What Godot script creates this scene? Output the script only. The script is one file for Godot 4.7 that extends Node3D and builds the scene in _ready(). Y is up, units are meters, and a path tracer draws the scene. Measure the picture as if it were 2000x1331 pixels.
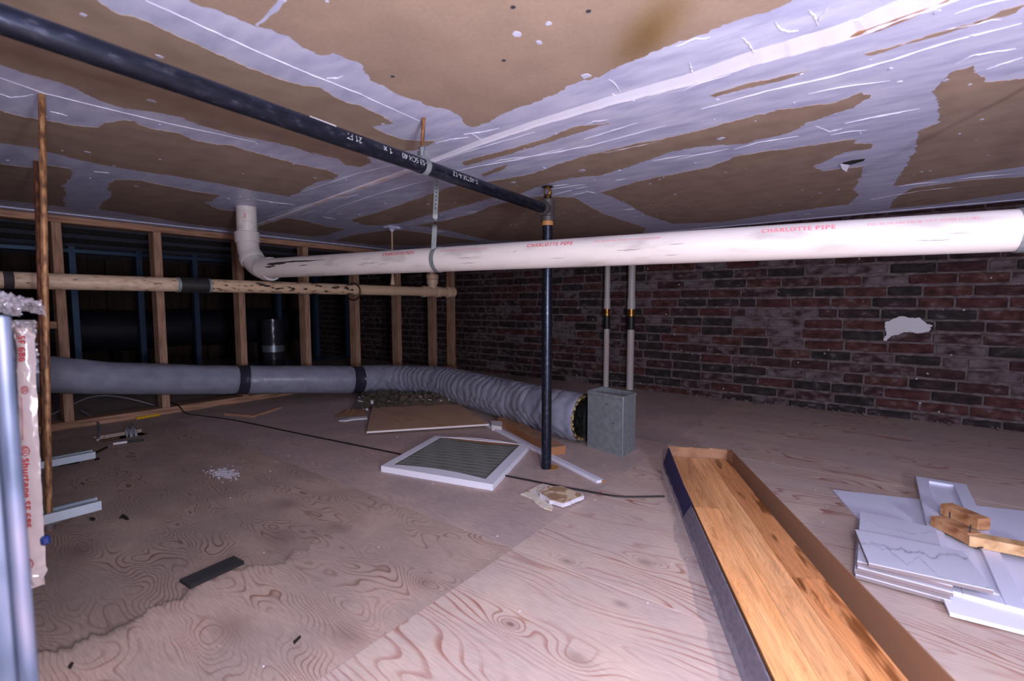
extends Node3D

const CEIL := 1.133
const BRICK_X := 3.6
const STUD_Z := -3.42
const FAR_Z := -6.4

var rng := RandomNumberGenerator.new()
var wob := FastNoiseLite.new()
var M := {}


# ---------------------------------------------------------------- geometry
class Geo:
	var v := PackedVector3Array()
	var n := PackedVector3Array()
	var uv := PackedVector2Array()

	func tri(a: Vector3, b: Vector3, c: Vector3, na: Vector3, nb: Vector3, nc: Vector3, ua := Vector2.ZERO, ub := Vector2.ZERO, uc := Vector2.ZERO) -> void:
		if (b - a).cross(c - a).dot(na + nb + nc) > 0.0:
			v.append_array([a, c, b]); n.append_array([na, nc, nb]); uv.append_array([ua, uc, ub])
		else:
			v.append_array([a, b, c]); n.append_array([na, nb, nc]); uv.append_array([ua, ub, uc])

	func quad(a: Vector3, b: Vector3, c: Vector3, d: Vector3, out: Vector3, u := [Vector2(0, 0), Vector2(1, 0), Vector2(1, 1), Vector2(0, 1)]) -> void:
		var m := (b - a).cross(c - a)
		if m.length_squared() < 1e-14:
			m = (c - a).cross(d - a)
		m = m.normalized()
		if m.dot(out) < 0.0:
			m = -m
		tri(a, b, c, m, m, m, u[0], u[1], u[2])
		tri(a, c, d, m, m, m, u[0], u[2], u[3])

	func add(o: Geo, t: Transform3D) -> void:
		var nb := t.basis.inverse().transposed()
		for i in o.v.size():
			v.append(t * o.v[i]); n.append((nb * o.n[i]).normalized()); uv.append(o.uv[i])

	# chamfered box of a size around the origin; texture coordinates in metres
	func box(t: Transform3D, s: Vector3, bev := 0.0) -> void:
		var h := s / 2.0
		var q := Vector3.ONE * minf(bev, minf(h.x, minf(h.y, h.z)) * 0.6)
		var p := func(sx: float, sy: float, sz: float, k: int) -> Vector3:
			var r := Vector3(sx * h.x, sy * h.y, sz * h.z)
			for j in 3:
				if j != k:
					r[j] -= signf(r[j]) * q[j]
			return t * r
		for k in 3:
			var a := (k + 1) % 3
			var b := (k + 2) % 3
			for sg in [-1.0, 1.0]:
				var c := []
				for w in [[-1, -1], [1, -1], [1, 1], [-1, 1]]:
					var e := Vector3.ZERO
					e[k] = sg; e[a] = w[0]; e[b] = w[1]
					c.append(p.call(e.x, e.y, e.z, k))
				var out := Vector3.ZERO
				out[k] = sg
				quad(c[0], c[1], c[2], c[3], t.basis * out, [Vector2(-h[a], -h[b]), Vector2(h[a], -h[b]), Vector2(h[a], h[b]), Vector2(-h[a], h[b])])
		if bev <= 0.0:
			return
		for k in 3:
			var a := (k + 1) % 3
			var b := (k + 2) % 3
			for sa in [-1, 1]:
				for sb in [-1, 1]:
					var e0 := Vector3.ZERO
					e0[a] = sa; e0[b] = sb
					var e1 := e0
					e0[k] = -1; e1[k] = 1
					var out := Vector3.ZERO
					out[a] = sa; out[b] = sb
					quad(p.call(e0.x, e0.y, e0.z, a), p.call(e1.x, e1.y, e1.z, a), p.call(e1.x, e1.y, e1.z, b), p.call(e0.x, e0.y, e0.z, b), t.basis * out)
		for sx in [-1, 1]:
			for sy in [-1, 1]:
				for sz in [-1, 1]:
					var m := (t.basis * Vector3(sx, sy, sz)).normalized()
					tri(p.call(sx, sy, sz, 0), p.call(sx, sy, sz, 1), p.call(sx, sy, sz, 2), m, m, m)

	# flat polygon (x, z) pulled up from y0 to y1, its upper edge chamfered
	func prism(pts: PackedVector2Array, y0: float, y1: float, bev := 0.0, t := Transform3D.IDENTITY, uvs := 1.0) -> void:
		var k := pts.size()
		var area := 0.0
		for i in k:
			area += pts[i].cross(pts[(i + 1) % k])
		if area < 0.0:
			pts = pts.duplicate(); pts.reverse()
		var ins := pts.duplicate()
		if bev != 0.0:
			for i in k:
				var e := (pts[(i + 1) % k] - pts[(i + k - 1) % k]).normalized()
				ins[i] = pts[i] + Vector2(-e.y, e.x) * absf(bev)
		var idx := Geometry2D.triangulate_polygon(ins)
		var up := t.basis.y * signf(y1 - y0)
		var yb := y1 - bev * signf(y1 - y0)
		for i in range(0, idx.size(), 3):
			var a := ins[idx[i]]; var b := ins[idx[i + 1]]; var c := ins[idx[i + 2]]
			tri(t * Vector3(a.x, y1, a.y), t * Vector3(b.x, y1, b.y), t * Vector3(c.x, y1, c.y), up, up, up, a * uvs, b * uvs, c * uvs)
			a = pts[idx[i]]; b = pts[idx[i + 1]]; c = pts[idx[i + 2]]
			tri(t * Vector3(a.x, y0, a.y), t * Vector3(b.x, y0, b.y), t * Vector3(c.x, y0, c.y), -up, -up, -up, a * uvs, b * uvs, c * uvs)
		var run := 0.0
		for i in k:
			var a := pts[i]; var b := pts[(i + 1) % k]
			var e := b - a
			var out := t.basis * Vector3(e.y, 0, -e.x)
			var l := e.length()
			quad(t * Vector3(a.x, y0, a.y), t * Vector3(b.x, y0, b.y), t * Vector3(b.x, yb, b.y), t * Vector3(a.x, yb, a.y), out, [Vector2(run, y0), Vector2(run + l, y0), Vector2(run + l, yb), Vector2(run, yb)])
			if bev != 0.0:
				var a2: Vector2 = ins[i]; var b2: Vector2 = ins[(i + 1) % k]
				quad(t * Vector3(a.x, yb, a.y), t * Vector3(b.x, yb, b.y), t * Vector3(b2.x, y1, b2.y), t * Vector3(a2.x, y1, a2.y), out.normalized() + up)
			run += l

	# round tube along a path; radii one per point, or bulge(s 0..1, angle) added to them
	func tube(path: Array, radii: Array, seg := 16, caps := true, bulge: Variant = null, ovalness := 1.0) -> void:
		var k := path.size()
		var rings := []
		var norms := []
		var side := Vector3.UP
		var run := 0.0
		var runs := [0.0]
		for i in range(1, k):
			run += (path[i] as Vector3).distance_to(path[i - 1]); runs.append(run)
		for i in k:
			var dir: Vector3 = ((path[mini(i + 1, k - 1)] as Vector3) - path[maxi(i - 1, 0)]).normalized()
			if i == 0 and absf(dir.y) > 0.9:
				side = Vector3.RIGHT
			side = (side - dir * side.dot(dir)).normalized()
			var other := dir.cross(side)
			var r: float = radii[mini(i, radii.size() - 1)]
			var ring := PackedVector3Array()
			for j in seg:
				var a := TAU * j / seg
				var rr := r
				if bulge != null:
					rr += bulge.call(runs[i], a)
				ring.append((path[i] as Vector3) + (side * cos(a) * ovalness + other * sin(a)) * rr)
			rings.append(ring)
		for i in k:
			var nn := PackedVector3Array()
			for j in seg:
				var du: Vector3 = rings[i][(j + 1) % seg] - rings[i][(j + seg - 1) % seg]
				var dv: Vector3 = rings[mini(i + 1, k - 1)][j] - rings[maxi(i - 1, 0)][j]
				var m := du.cross(dv).normalized()
				if m.dot((rings[i][j] as Vector3) - path[i]) < 0.0:
					m = -m
				nn.append(m)
			norms.append(nn)
		for i in k - 1:
			for j in seg:
				var j2 := (j + 1) % seg
				var ua := Vector2(float(j) / seg, runs[i]); var ub := Vector2(float(j + 1) / seg, runs[i])
				var uc := Vector2(float(j + 1) / seg, runs[i + 1]); var ud := Vector2(float(j) / seg, runs[i + 1])
				tri(rings[i][j], rings[i][j2], rings[i + 1][j2], norms[i][j], norms[i][j2], norms[i + 1][j2], ua, ub, uc)
				tri(rings[i][j], rings[i + 1][j2], rings[i + 1][j], norms[i][j], norms[i + 1][j2], norms[i + 1][j], ua, uc, ud)
		if caps:
			for e in [0, k - 1]:
				var dir: Vector3 = ((path[1] as Vector3) - path[0]) * -1.0 if e == 0 else (path[k - 1] as Vector3) - path[k - 2]
				dir = dir.normalized()
				for j in range(1, seg - 1):
					tri(rings[e][0], rings[e][j], rings[e][j + 1], dir, dir, dir)

	# profile of (radius, height) turned round the y axis of t
	func lathe(t: Transform3D, prof: Array, seg := 20) -> void:
		for i in prof.size() - 1:
			var p: Vector2 = prof[i]; var q: Vector2 = prof[i + 1]
			var e := q - p
			var m := Vector2(e.y, -e.x).normalized()
			for j in seg:
				var a := TAU * j / seg; var b := TAU * (j + 1) / seg
				var da := Vector3(cos(a), 0, sin(a)); var db := Vector3(cos(b), 0, sin(b))
				var na := (t.basis * (da * m.x + Vector3.UP * m.y)).normalized(); var nb := (t.basis * (db * m.x + Vector3.UP * m.y)).normalized()
				var a0 := t * (da * p.x + Vector3.UP * p.y); var b0 := t * (db * p.x + Vector3.UP * p.y)
				var a1 := t * (da * q.x + Vector3.UP * q.y); var b1 := t * (db * q.x + Vector3.UP * q.y)
				var ua := Vector2(float(j) / seg, p.y); var ub := Vector2(float(j + 1) / seg, p.y)
				var uc := Vector2(float(j + 1) / seg, q.y); var ud := Vector2(float(j) / seg, q.y)
				if q.x > 1e-6:
					tri(a0, b1, a1, na, nb, na, ua, uc, ud)
				if p.x > 1e-6:
					tri(a0, b0, b1, na, nb, nb, ua, ub, uc)

	# a crumpled sheet: f(u, v) -> point
	func sheet(nu: int, nv: int, f: Callable) -> void:
		var p := []
		for i in nu + 1:
			var row := PackedVector3Array()
			for j in nv + 1:
				row.append(f.call(float(i) / nu, float(j) / nv))
			p.append(row)
		var nm := []
		for i in nu + 1:
			var row := PackedVector3Array()
			for j in nv + 1:
				var du: Vector3 = p[mini(i + 1, nu)][j] - p[maxi(i - 1, 0)][j]
				var dv: Vector3 = p[i][mini(j + 1, nv)] - p[i][maxi(j - 1, 0)]
				var m := dv.cross(du).normalized()
				row.append(m)
			nm.append(row)
		for i in nu:
			for j in nv:
				var ua := Vector2(float(i) / nu, float(j) / nv); var ub := Vector2(float(i + 1) / nu, float(j) / nv)
				var uc := Vector2(float(i + 1) / nu, float(j + 1) / nv); var ud := Vector2(float(i) / nu, float(j + 1) / nv)
				tri(p[i][j], p[i + 1][j], p[i + 1][j + 1], nm[i][j], nm[i + 1][j], nm[i + 1][j + 1], ua, ub, uc)
				tri(p[i][j], p[i + 1][j + 1], p[i][j + 1], nm[i][j], nm[i + 1][j + 1], nm[i][j + 1], ua, uc, ud)

	func mesh() -> ArrayMesh:
		var a := []
		a.resize(Mesh.ARRAY_MAX)
		a[Mesh.ARRAY_VERTEX] = v; a[Mesh.ARRAY_NORMAL] = n; a[Mesh.ARRAY_TEX_UV] = uv
		var m := ArrayMesh.new()
		m.add_surface_from_arrays(Mesh.PRIMITIVE_TRIANGLES, a)
		return m


# ---------------------------------------------------------------- naming
func numbered(called: String, parent: Node) -> String:
	if not parent.has_node(NodePath(called)):
		return called
	var k := 1
	while parent.has_node(NodePath("%s_%03d" % [called, k])):
		k += 1
	return "%s_%03d" % [called, k]


var counts := {}
func obj(called: String, g, m: Material, parent: Node = self) -> MeshInstance3D:
	var o := MeshInstance3D.new()
	if g is Geo and g.v.is_empty():
		print("EMPTY ", called)
	o.mesh = g.mesh() if g is Geo else g
	o.material_override = m
	var key := "%d/%s" % [parent.get_instance_id(), called]
	var c: int = counts.get(key, 0)
	counts[key] = c + 1
	o.name = called if c == 0 else "%s_%03d" % [called, c]
	o.cast_shadow = GeometryInstance3D.SHADOW_CASTING_SETTING_ON
	parent.add_child(o, true)
	return o


func thing(called: String, label: String, category: String, at := Vector3.ZERO, group := "") -> Node3D:
	var o := Node3D.new()
	o.name = numbered(called, self)
	add_child(o, true)
	o.position = at
	return tag(o, label, category, group)


func tag(o: Node3D, label: String, category: String, group := "") -> Node3D:
	o.set_meta("label", label)
	o.set_meta("category", category)
	if group:
		o.set_meta("group", group)
	return o


func structure(called: String, label: String) -> Node3D:
	var o := Node3D.new()
	o.name = called
	add_child(o, true)
	o.set_meta("kind", "structure")
	o.set_meta("label", label)
	return o


# meshes are written in world places; a thing's node stands at its base, so its parts are moved back by that
func settle(t: Node3D) -> void:
	for c in t.get_children():
		if c is Node3D:
			c.position -= t.position


func at(p: Vector3, yaw := 0.0, tilt := Vector3.ZERO) -> Transform3D:
	return Transform3D(Basis.from_euler(Vector3(tilt.x, yaw, tilt.z)), p)


func along(a: Vector3, b: Vector3) -> Transform3D: # y axis from a to b, origin a
	var y := (b - a).normalized()
	var x := y.cross(Vector3.UP if absf(y.y) < 0.95 else Vector3.RIGHT).normalized()
	return Transform3D(Basis(x, y, x.cross(y)), a)


func ragged(pts: Array, step: float, amp: float, sd: int) -> PackedVector2Array:
	var a := amp
	for k in 8:
		var p := ragged_once(pts, step, a, sd)
		if Geometry2D.triangulate_polygon(p).size() > 0:
			return p
		a *= 0.75
	return PackedVector2Array(pts)


func ragged_once(pts: Array, step: float, amp: float, sd: int) -> PackedVector2Array:
	var out := PackedVector2Array()
	wob.seed = sd
	for i in pts.size():
		var a: Vector2 = pts[i]; var b: Vector2 = pts[(i + 1) % pts.size()]
		var k := maxi(1, int(a.distance_to(b) / step))
		var e := (b - a).normalized()
		for j in k:
			var p := a.lerp(b, float(j) / k)
			var w := wob.get_noise_2d(p.x * 14.0, p.y * 14.0) + 0.9 * wob.get_noise_2d(p.x * 75.0, p.y * 75.0 + 50.0)
			out.append(p + Vector2(-e.y, e.x) * w * amp + e * amp * 0.5 * wob.get_noise_2d(p.x * 40.0 + 9.0, p.y * 40.0))
	return out


# lettering: flat text laid on a cylinder (radius > 0) or a plane. ax: reading direction, up: top of the letters, at the middle of the text
func lettering(words: String, size: float, origin: Vector3, ax: Vector3, up: Vector3, radius: float, m: Material, parent: Node, bold := true, squeeze := 1.0) -> void:
	var f := SystemFont.new()
	f.font_names = PackedStringArray(["Droid Sans"])
	f.font_weight = 700 if bold else 400
	var tm := TextMesh.new()
	tm.text = words
	tm.font = f
	tm.font_size = 48
	tm.pixel_size = size / 34.0
	tm.depth = 0.0
	tm.curve_step = 4.0
	var arr := tm.get_mesh_arrays()
	var vs: PackedVector3Array = arr[Mesh.ARRAY_VERTEX]
	var ix = arr[Mesh.ARRAY_INDEX]
	var out := ax.cross(up).normalized()
	var g := Geo.new()
	var place := func(p: Vector3) -> Vector3:
		var x := p.x * squeeze
		if radius <= 0.0:
			return origin + ax * x + up * p.y + out * 0.0004
		var th := p.y / radius
		return origin + ax * x + (up * sin(th) + out * cos(th)) * (radius + 0.0005) - out * radius
	var order: PackedInt32Array = ix if ix != null else PackedInt32Array(range(vs.size()))
	for i in range(0, order.size(), 3):
		var a: Vector3 = place.call(vs[order[i]]); var b: Vector3 = place.call(vs[order[i + 1]]); var c: Vector3 = place.call(vs[order[i + 2]])
		g.tri(a, b, c, out, out, out)
	if g.v.size():
		obj("lettering", g, m, parent)


# ---------------------------------------------------------------- materials
func mat(c: Color, rough := 0.7, metal := 0.0, spec := 0.5) -> StandardMaterial3D:
	var m := StandardMaterial3D.new()
	m.albedo_color = c
	m.roughness = rough
	m.metallic = metal
	m.metallic_specular = spec
	return m


func noise(sd: int, freq: float, oct := 4, type := FastNoiseLite.TYPE_SIMPLEX_SMOOTH) -> FastNoiseLite:
	var f := FastNoiseLite.new()
	f.seed = sd
	f.noise_type = type
	f.frequency = freq
	f.fractal_octaves = oct
	return f


func speckle(sd: int, freq: float, cols: Array, stops: Array, size := 512, oct := 4, type := FastNoiseLite.TYPE_SIMPLEX_SMOOTH) -> NoiseTexture2D:
	var t := NoiseTexture2D.new()
	t.width = size; t.height = size
	t.seamless = true
	t.noise = noise(sd, freq, oct, type)
	var g := Gradient.new()
	g.offsets = PackedFloat32Array(stops)
	g.colors = PackedColorArray(cols)
	t.color_ramp = g
	return t


func relief(m: StandardMaterial3D, sd: int, freq: float, cm: float, oct := 4) -> StandardMaterial3D:
	var t := NoiseTexture2D.new()
	t.width = 512; t.height = 512
	t.seamless = true
	t.noise = noise(sd, freq, oct)
	m.heightmap_enabled = true
	m.heightmap_texture = t
	m.heightmap_scale = cm
	return m


func tri_mat(tex: Texture2D, scale: Vector3, rough := 0.8, metal := 0.0, world := true, spec := 0.5) -> StandardMaterial3D:
	var m := mat(Color.WHITE, rough, metal, spec)
	m.albedo_texture = tex
	m.uv1_triplanar = true
	m.uv1_world_triplanar = world
	m.uv1_triplanar_sharpness = 4.0
	m.uv1_scale = scale
	return m


# wood grain: late-wood lines run along v; knots are Vector3(x, y, r) in metres; size (w, h) in metres
func grain(pw: int, ph: int, size: Vector2, sd: int, lines: float, swirl: float, stretch: float, base: Color, dark: Color, grime: Color, knots: Array, bold := 0.8, grime_share := 0.5, stain: Variant = null) -> ImageTexture:
	var na := noise(sd, 1.0, 3)
	var nb := noise(sd + 1, 1.0, 2)
	var nc := noise(sd + 2, 1.0, 4)
	var d := PackedByteArray()
	d.resize(pw * ph * 3)
	var o := 0
	for j in ph:
		var y := size.y * (j + 0.5) / ph
		for i in pw:
			var x := size.x * (i + 0.5) / pw
			var w := na.get_noise_2d(x * 4.0, y * 4.0 / stretch)
			var f := x * lines + w * swirl
			var kd := 0.0
			for k: Vector3 in knots:
				var dx := x - k.x
				var dy := (y - k.y) * 0.6
				var q := (dx * dx + dy * dy) / (k.z * k.z)
				if q < 6.0:
					var e := exp(-q)
					f += e * 3.5
					kd = maxf(kd, e * e * e * e)
			f = f - floorf(f)
			var line := smoothstep(0.62, 0.93, f) * (1.0 - smoothstep(0.95, 1.0, f))
			var gate := clampf(0.5 + 1.3 * nb.get_noise_2d(x * 7.0, y * 7.0 / stretch + 31.0), 0.0, 1.0)
			var fine := nb.get_noise_2d(x * 420.0, y * 16.0)
			var dirt := nc.get_noise_2d(x * 3.0 + 7.0, y * 3.0)
			var t := line * gate * bold
			var g := clampf(0.5 + dirt * 1.4, 0.0, 1.0) * grime_share
			var b := 1.0 + 0.10 * fine
			var r := lerpf(lerpf(base.r, dark.r, t), grime.r, g) * b
			var gg := lerpf(lerpf(base.g, dark.g, t), grime.g, g) * b
			var bb := lerpf(lerpf(base.b, dark.b, t), grime.b, g) * b
			if kd > 0.02:
				r = lerpf(r, 0.36, kd * 0.35); gg = lerpf(gg, 0.28, kd * 0.35); bb = lerpf(bb, 0.26, kd * 0.35)
			if stain != null:
				var s: float = stain.call(x, y, dirt, fine)
				r *= s; gg *= s; bb *= s
			d[o] = clampi(int(r * 255.0), 0, 255); d[o + 1] = clampi(int(gg * 255.0), 0, 255); d[o + 2] = clampi(int(bb * 255.0), 0, 255)
			o += 3
	return ImageTexture.create_from_image(Image.create_from_data(pw, ph, false, Image.FORMAT_RGB8, d))


func uv_mat(tex: Texture2D, size: Vector2, rough := 0.7, off := Vector2.ZERO) -> StandardMaterial3D:
	var m := mat(Color.WHITE, rough)
	m.albedo_texture = tex
	m.uv1_scale = Vector3(1.0 / size.x, 1.0 / size.y, 1.0)
	m.uv1_offset = Vector3(off.x, off.y, 0)
	return m


func make_materials() -> void:
	M.bare = tri_mat(speckle(3, 0.012, [Color(0.55, 0.475, 0.425), Color(0.60, 0.525, 0.47), Color(0.63, 0.555, 0.50)], [0.1, 0.55, 0.95], 512, 5), Vector3(1.3, 1.3, 1.3), 0.62)
	M.bare_brown_patch = uv_mat(brown_patch_paper(), Vector2(1.6, 1.6), 0.62, Vector2(0.0, 0.75))
	M.mud = relief(tri_mat(speckle(4, 0.015, [Color(0.68, 0.70, 0.835), Color(0.745, 0.765, 0.89), Color(0.795, 0.815, 0.92)], [0.15, 0.5, 0.9], 512, 5), Vector3(2.2, 2.2, 0.7), 0.40), 5, 0.012, 0.10, 5)
	M.mud_far = M.mud
	M.ridge = mat(Color(0.84, 0.85, 0.93), 0.35)
	M.tape_seam = tri_mat(speckle(6, 0.02, [Color(0.82, 0.72, 0.66), Color(0.87, 0.86, 0.94), Color(0.90, 0.90, 0.97)], [0.2, 0.42, 0.9]), Vector3(2, 2, 0.6), 0.45)
	M.screw = mat(Color(0.35, 0.36, 0.42), 0.4, 0.8)
	M.mortar = relief(tri_mat(speckle(8, 0.03, [Color(0.28, 0.24, 0.245), Color(0.385, 0.34, 0.355), Color(0.46, 0.415, 0.435)], [0.1, 0.5, 0.95]), Vector3(1.2, 1.2, 1.2), 0.95), 9, 0.05, 0.5)
	M.bricks = []
	for k in 6:
		var a: Color = [Color(0.255, 0.115, 0.12), Color(0.20, 0.10, 0.115), Color(0.155, 0.095, 0.11), Color(0.27, 0.135, 0.13), Color(0.215, 0.125, 0.14), Color(0.13, 0.10, 0.115)][k]
		var smear := Color(0.38, 0.33, 0.355)
		var cut: float = [0.86, 0.82, 0.80, 0.74, 0.60, 0.78][k]
		M.bricks.append(relief(tri_mat(speckle(20 + k, 0.02, [a.darkened(0.4), a, a.lightened(0.08), smear], [0.12, 0.4, cut - 0.06, cut + 0.14], 512, 4), Vector3(1.1, 1.6, 1.1), 0.88), 40 + k, 0.06, 0.5))
	M.smeared = []
	for k in 2:
		M.smeared.append(relief(tri_mat(speckle(60 + k, 0.018, [Color(0.20, 0.11, 0.12), Color(0.28, 0.225, 0.245), Color(0.36, 0.315, 0.34), Color(0.44, 0.395, 0.425)], [0.16, 0.34, 0.5, 0.9], 512, 4), Vector3(0.9, 1.3, 0.9), 0.92), 62 + k, 0.05, 0.7))
	M.plaster = relief(mat(Color(0.80, 0.80, 0.84), 0.8), 64, 0.03, 0.4)
	M.stud = tri_mat(speckle(10, 0.012, [Color(0.49, 0.375, 0.305), Color(0.65, 0.505, 0.425), Color(0.72, 0.575, 0.485)], [0.15, 0.5, 0.9], 512, 5), Vector3(9.0, 0.7, 9.0), 0.75)
	M.plate = tri_mat(speckle(11, 0.012, [Color(0.50, 0.37, 0.29), Color(0.66, 0.50, 0.41), Color(0.73, 0.57, 0.47)], [0.15, 0.5, 0.9], 512, 5), Vector3(0.7, 9.0, 9.0), 0.75)
	M.panel = tri_mat(speckle(12, 0.012, [Color(0.46, 0.31, 0.23), Color(0.58, 0.41, 0.32)], [0.2, 0.9], 256), Vector3(4, 0.7, 4), 0.8)
	M.steel_blue = mat(Color(0.25, 0.34, 0.45), 0.45, 0.5)
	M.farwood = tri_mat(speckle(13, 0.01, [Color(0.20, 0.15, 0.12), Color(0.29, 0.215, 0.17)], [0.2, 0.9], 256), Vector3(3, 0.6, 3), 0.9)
	M.gypsum = mat(Color(0.34, 0.31, 0.30), 0.9)
	M.dark = mat(Color(0.10, 0.09, 0.09), 0.9)
	M.black_pipe = tri_mat(speckle(14, 0.02, [Color(0.13, 0.15, 0.205), Color(0.17, 0.19, 0.255), Color(0.36, 0.36, 0.41)], [0.2, 0.66, 0.96], 512, 5), Vector3(2.2, 5, 5), 0.32, 0.75, true, 0.6)
	M.iron = mat(Color(0.27, 0.25, 0.26), 0.45, 0.15)
	M.brass = mat(Color(0.62, 0.46, 0.24), 0.35, 0.85)
	M.bronze = mat(Color(0.30, 0.21, 0.13), 0.42, 0.75)
	M.thread = mat(Color(0.66, 0.47, 0.26), 0.6)
	M.print_white = mat(Color(0.70, 0.72, 0.76), 0.7)
	M.print_red = mat(Color(0.78, 0.18, 0.28), 0.6)
	M.print_pink = mat(Color(0.86, 0.48, 0.55), 0.6)
	M.print_grey = mat(Color(0.45, 0.42, 0.45), 0.6)
	M.pvc = tri_mat(speckle(16, 0.01, [Color(0.70, 0.675, 0.67), Color(0.79, 0.77, 0.765), Color(0.81, 0.79, 0.785)], [0.12, 0.4, 0.9], 512, 5), Vector3(3, 3, 0.8), 0.38)
	M.pvc_small = mat(Color(0.74, 0.715, 0.72), 0.42)
	M.scuff = mat(Color(0.17, 0.16, 0.18), 0.8)
	M.beige = tri_mat(speckle(17, 0.03, [Color(0.13, 0.10, 0.10), Color(0.62, 0.53, 0.45), Color(0.70, 0.61, 0.53), Color(0.74, 0.66, 0.58)], [0.12, 0.17, 0.5, 0.9], 512, 4), Vector3(1.3, 4, 4), 0.5)
	M.beige_plain = mat(Color(0.68, 0.58, 0.49), 0.5)
	M.beige_peel = tri_mat(speckle(18, 0.03, [Color(0.10, 0.085, 0.09), Color(0.12, 0.10, 0.10), Color(0.66, 0.56, 0.46), Color(0.72, 0.63, 0.54)], [0.1, 0.29, 0.31, 0.9], 512, 4), Vector3(0.9, 3, 3), 0.5)
	M.rubber = mat(Color(0.10, 0.10, 0.11), 0.5)
	M.galv = tri_mat(speckle(19, 0.02, [Color(0.47, 0.50, 0.515), Color(0.51, 0.54, 0.555), Color(0.55, 0.58, 0.595)], [0.15, 0.5, 0.9], 512, 4), Vector3(2.5, 2.5, 2.5), 0.42, 0.35)
	M.galv_blue = tri_mat(speckle(83, 0.02, [Color(0.24, 0.28, 0.36), Color(0.35, 0.38, 0.47), Color(0.46, 0.45, 0.53)], [0.2, 0.5, 0.85], 256, 3), Vector3(5, 1.2, 5), 0.45, 0.3)
	M.galv_bright = mat(Color(0.56, 0.61, 0.66), 0.36, 0.6)
	M.rust = tri_mat(speckle(70, 0.03, [Color(0.30, 0.19, 0.12), Color(0.50, 0.35, 0.22), Color(0.62, 0.48, 0.34)], [0.2, 0.5, 0.9], 256), Vector3(8, 3, 8), 0.55, 0.25)
	M.rust_dark = tri_mat(speckle(71, 0.03, [Color(0.20, 0.11, 0.08), Color(0.36, 0.20, 0.13), Color(0.48, 0.30, 0.21)], [0.2, 0.5, 0.9], 256), Vector3(8, 3, 8), 0.6, 0.2)
	M.sleeve = (tri_mat(speckle(72, 0.01, [Color(0.50, 0.51, 0.575), Color(0.535, 0.545, 0.615), Color(0.57, 0.58, 0.65)], [0.15, 0.5, 0.9], 512, 5), Vector3(2, 2, 2), 0.40))
	M.duct_tape = mat(Color(0.22, 0.22, 0.27), 0.24, 0.3)
	M.fibre = tri_mat(speckle(74, 0.03, [Color(0.10, 0.11, 0.11), Color(0.62, 0.52, 0.32), Color(0.70, 0.62, 0.42)], [0.42, 0.5, 0.9], 256), Vector3(5, 5, 5), 0.95)
	M.black_film = mat(Color(0.03, 0.05, 0.05), 0.25)
	M.tan_board = uv_mat(grain(384, 384, Vector2(0.6, 0.6), 75, 14.0, 2.2, 6.0, Color(0.73, 0.59, 0.48), Color(0.58, 0.44, 0.34), Color(0.63, 0.53, 0.46), [], 0.6, 0.4), Vector2(0.6, 0.6), 0.7)
	M.white_edge = mat(Color(0.84, 0.81, 0.82), 0.5)
	M.card = tri_mat(speckle(76, 0.02, [Color(0.54, 0.40, 0.30), Color(0.61, 0.455, 0.345), Color(0.65, 0.49, 0.38)], [0.2, 0.5, 0.9], 256), Vector3(3, 3, 3), 0.85)
	M.card_in = mat(Color(0.54, 0.395, 0.30), 0.85)
	M.card_edge = mat(Color(0.62, 0.42, 0.28), 0.85)
	M.paper_white = mat(Color(0.88, 0.88, 0.93), 0.6)
	M.media = mat(Color(0.34, 0.345, 0.335), 0.9)
	M.vinyl = mat(Color(0.86, 0.86, 0.92), 0.4)
	M.enamel = mat(Color(0.84, 0.85, 0.93), 0.3)
	M.marble = marble()
	M.tile_edge = mat(Color(0.53, 0.48, 0.495), 0.7)
	M.pine = tri_mat(speckle(77, 0.012, [Color(0.52, 0.33, 0.20), Color(0.70, 0.50, 0.34), Color(0.78, 0.60, 0.44)], [0.15, 0.5, 0.9], 256, 5), Vector3(6, 6, 1.5), 0.7, 0.0, false)
	M.pine_light = tri_mat(speckle(78, 0.012, [Color(0.66, 0.50, 0.34), Color(0.80, 0.64, 0.46), Color(0.86, 0.72, 0.55)], [0.15, 0.5, 0.9], 256, 5), Vector3(6, 6, 1.0), 0.65, 0.0, false)
	M.navy = mat(Color(0.16, 0.15, 0.34), 0.5)
	M.carton_grey = tri_mat(speckle(79, 0.06, [Color(0.40, 0.38, 0.43), Color(0.49, 0.46, 0.51)], [0.2, 0.8], 256), Vector3(3, 6, 3), 0.6)
	M.film = mat(Color(0.75, 0.75, 0.80, 0.14), 0.2)
	M.film.transparency = BaseMaterial3D.TRANSPARENCY_ALPHA
	M.clear_wrap = mat(Color(0.80, 0.79, 0.84, 0.30), 0.1)
	M.clear_wrap.transparency = BaseMaterial3D.TRANSPARENCY_ALPHA
	M.tape_clear = mat(Color(0.64, 0.595, 0.60), 0.16)
	M.tape_red = mat(Color(0.62, 0.07, 0.14), 0.4)
	M.dust_film = mat(Color(0.36, 0.325, 0.285), 0.35)
	M.chip = mat(Color(0.84, 0.83, 0.86), 0.8)
	M.crumb_dark = mat(Color(0.10, 0.07, 0.06), 0.9)
	M.cable = mat(Color(0.10, 0.075, 0.075), 0.6)
	M.cable_grey = mat(Color(0.56, 0.56, 0.60), 0.5)
	M.yellow = mat(Color(0.80, 0.62, 0.06), 0.5)
	M.paper_tan = tri_mat(speckle(81, 0.012, [Color(0.58, 0.46, 0.35), Color(0.66, 0.54, 0.42), Color(0.80, 0.73, 0.62)], [0.3, 0.58, 0.66], 256, 3), Vector3(5, 5, 5), 0.85)
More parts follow.
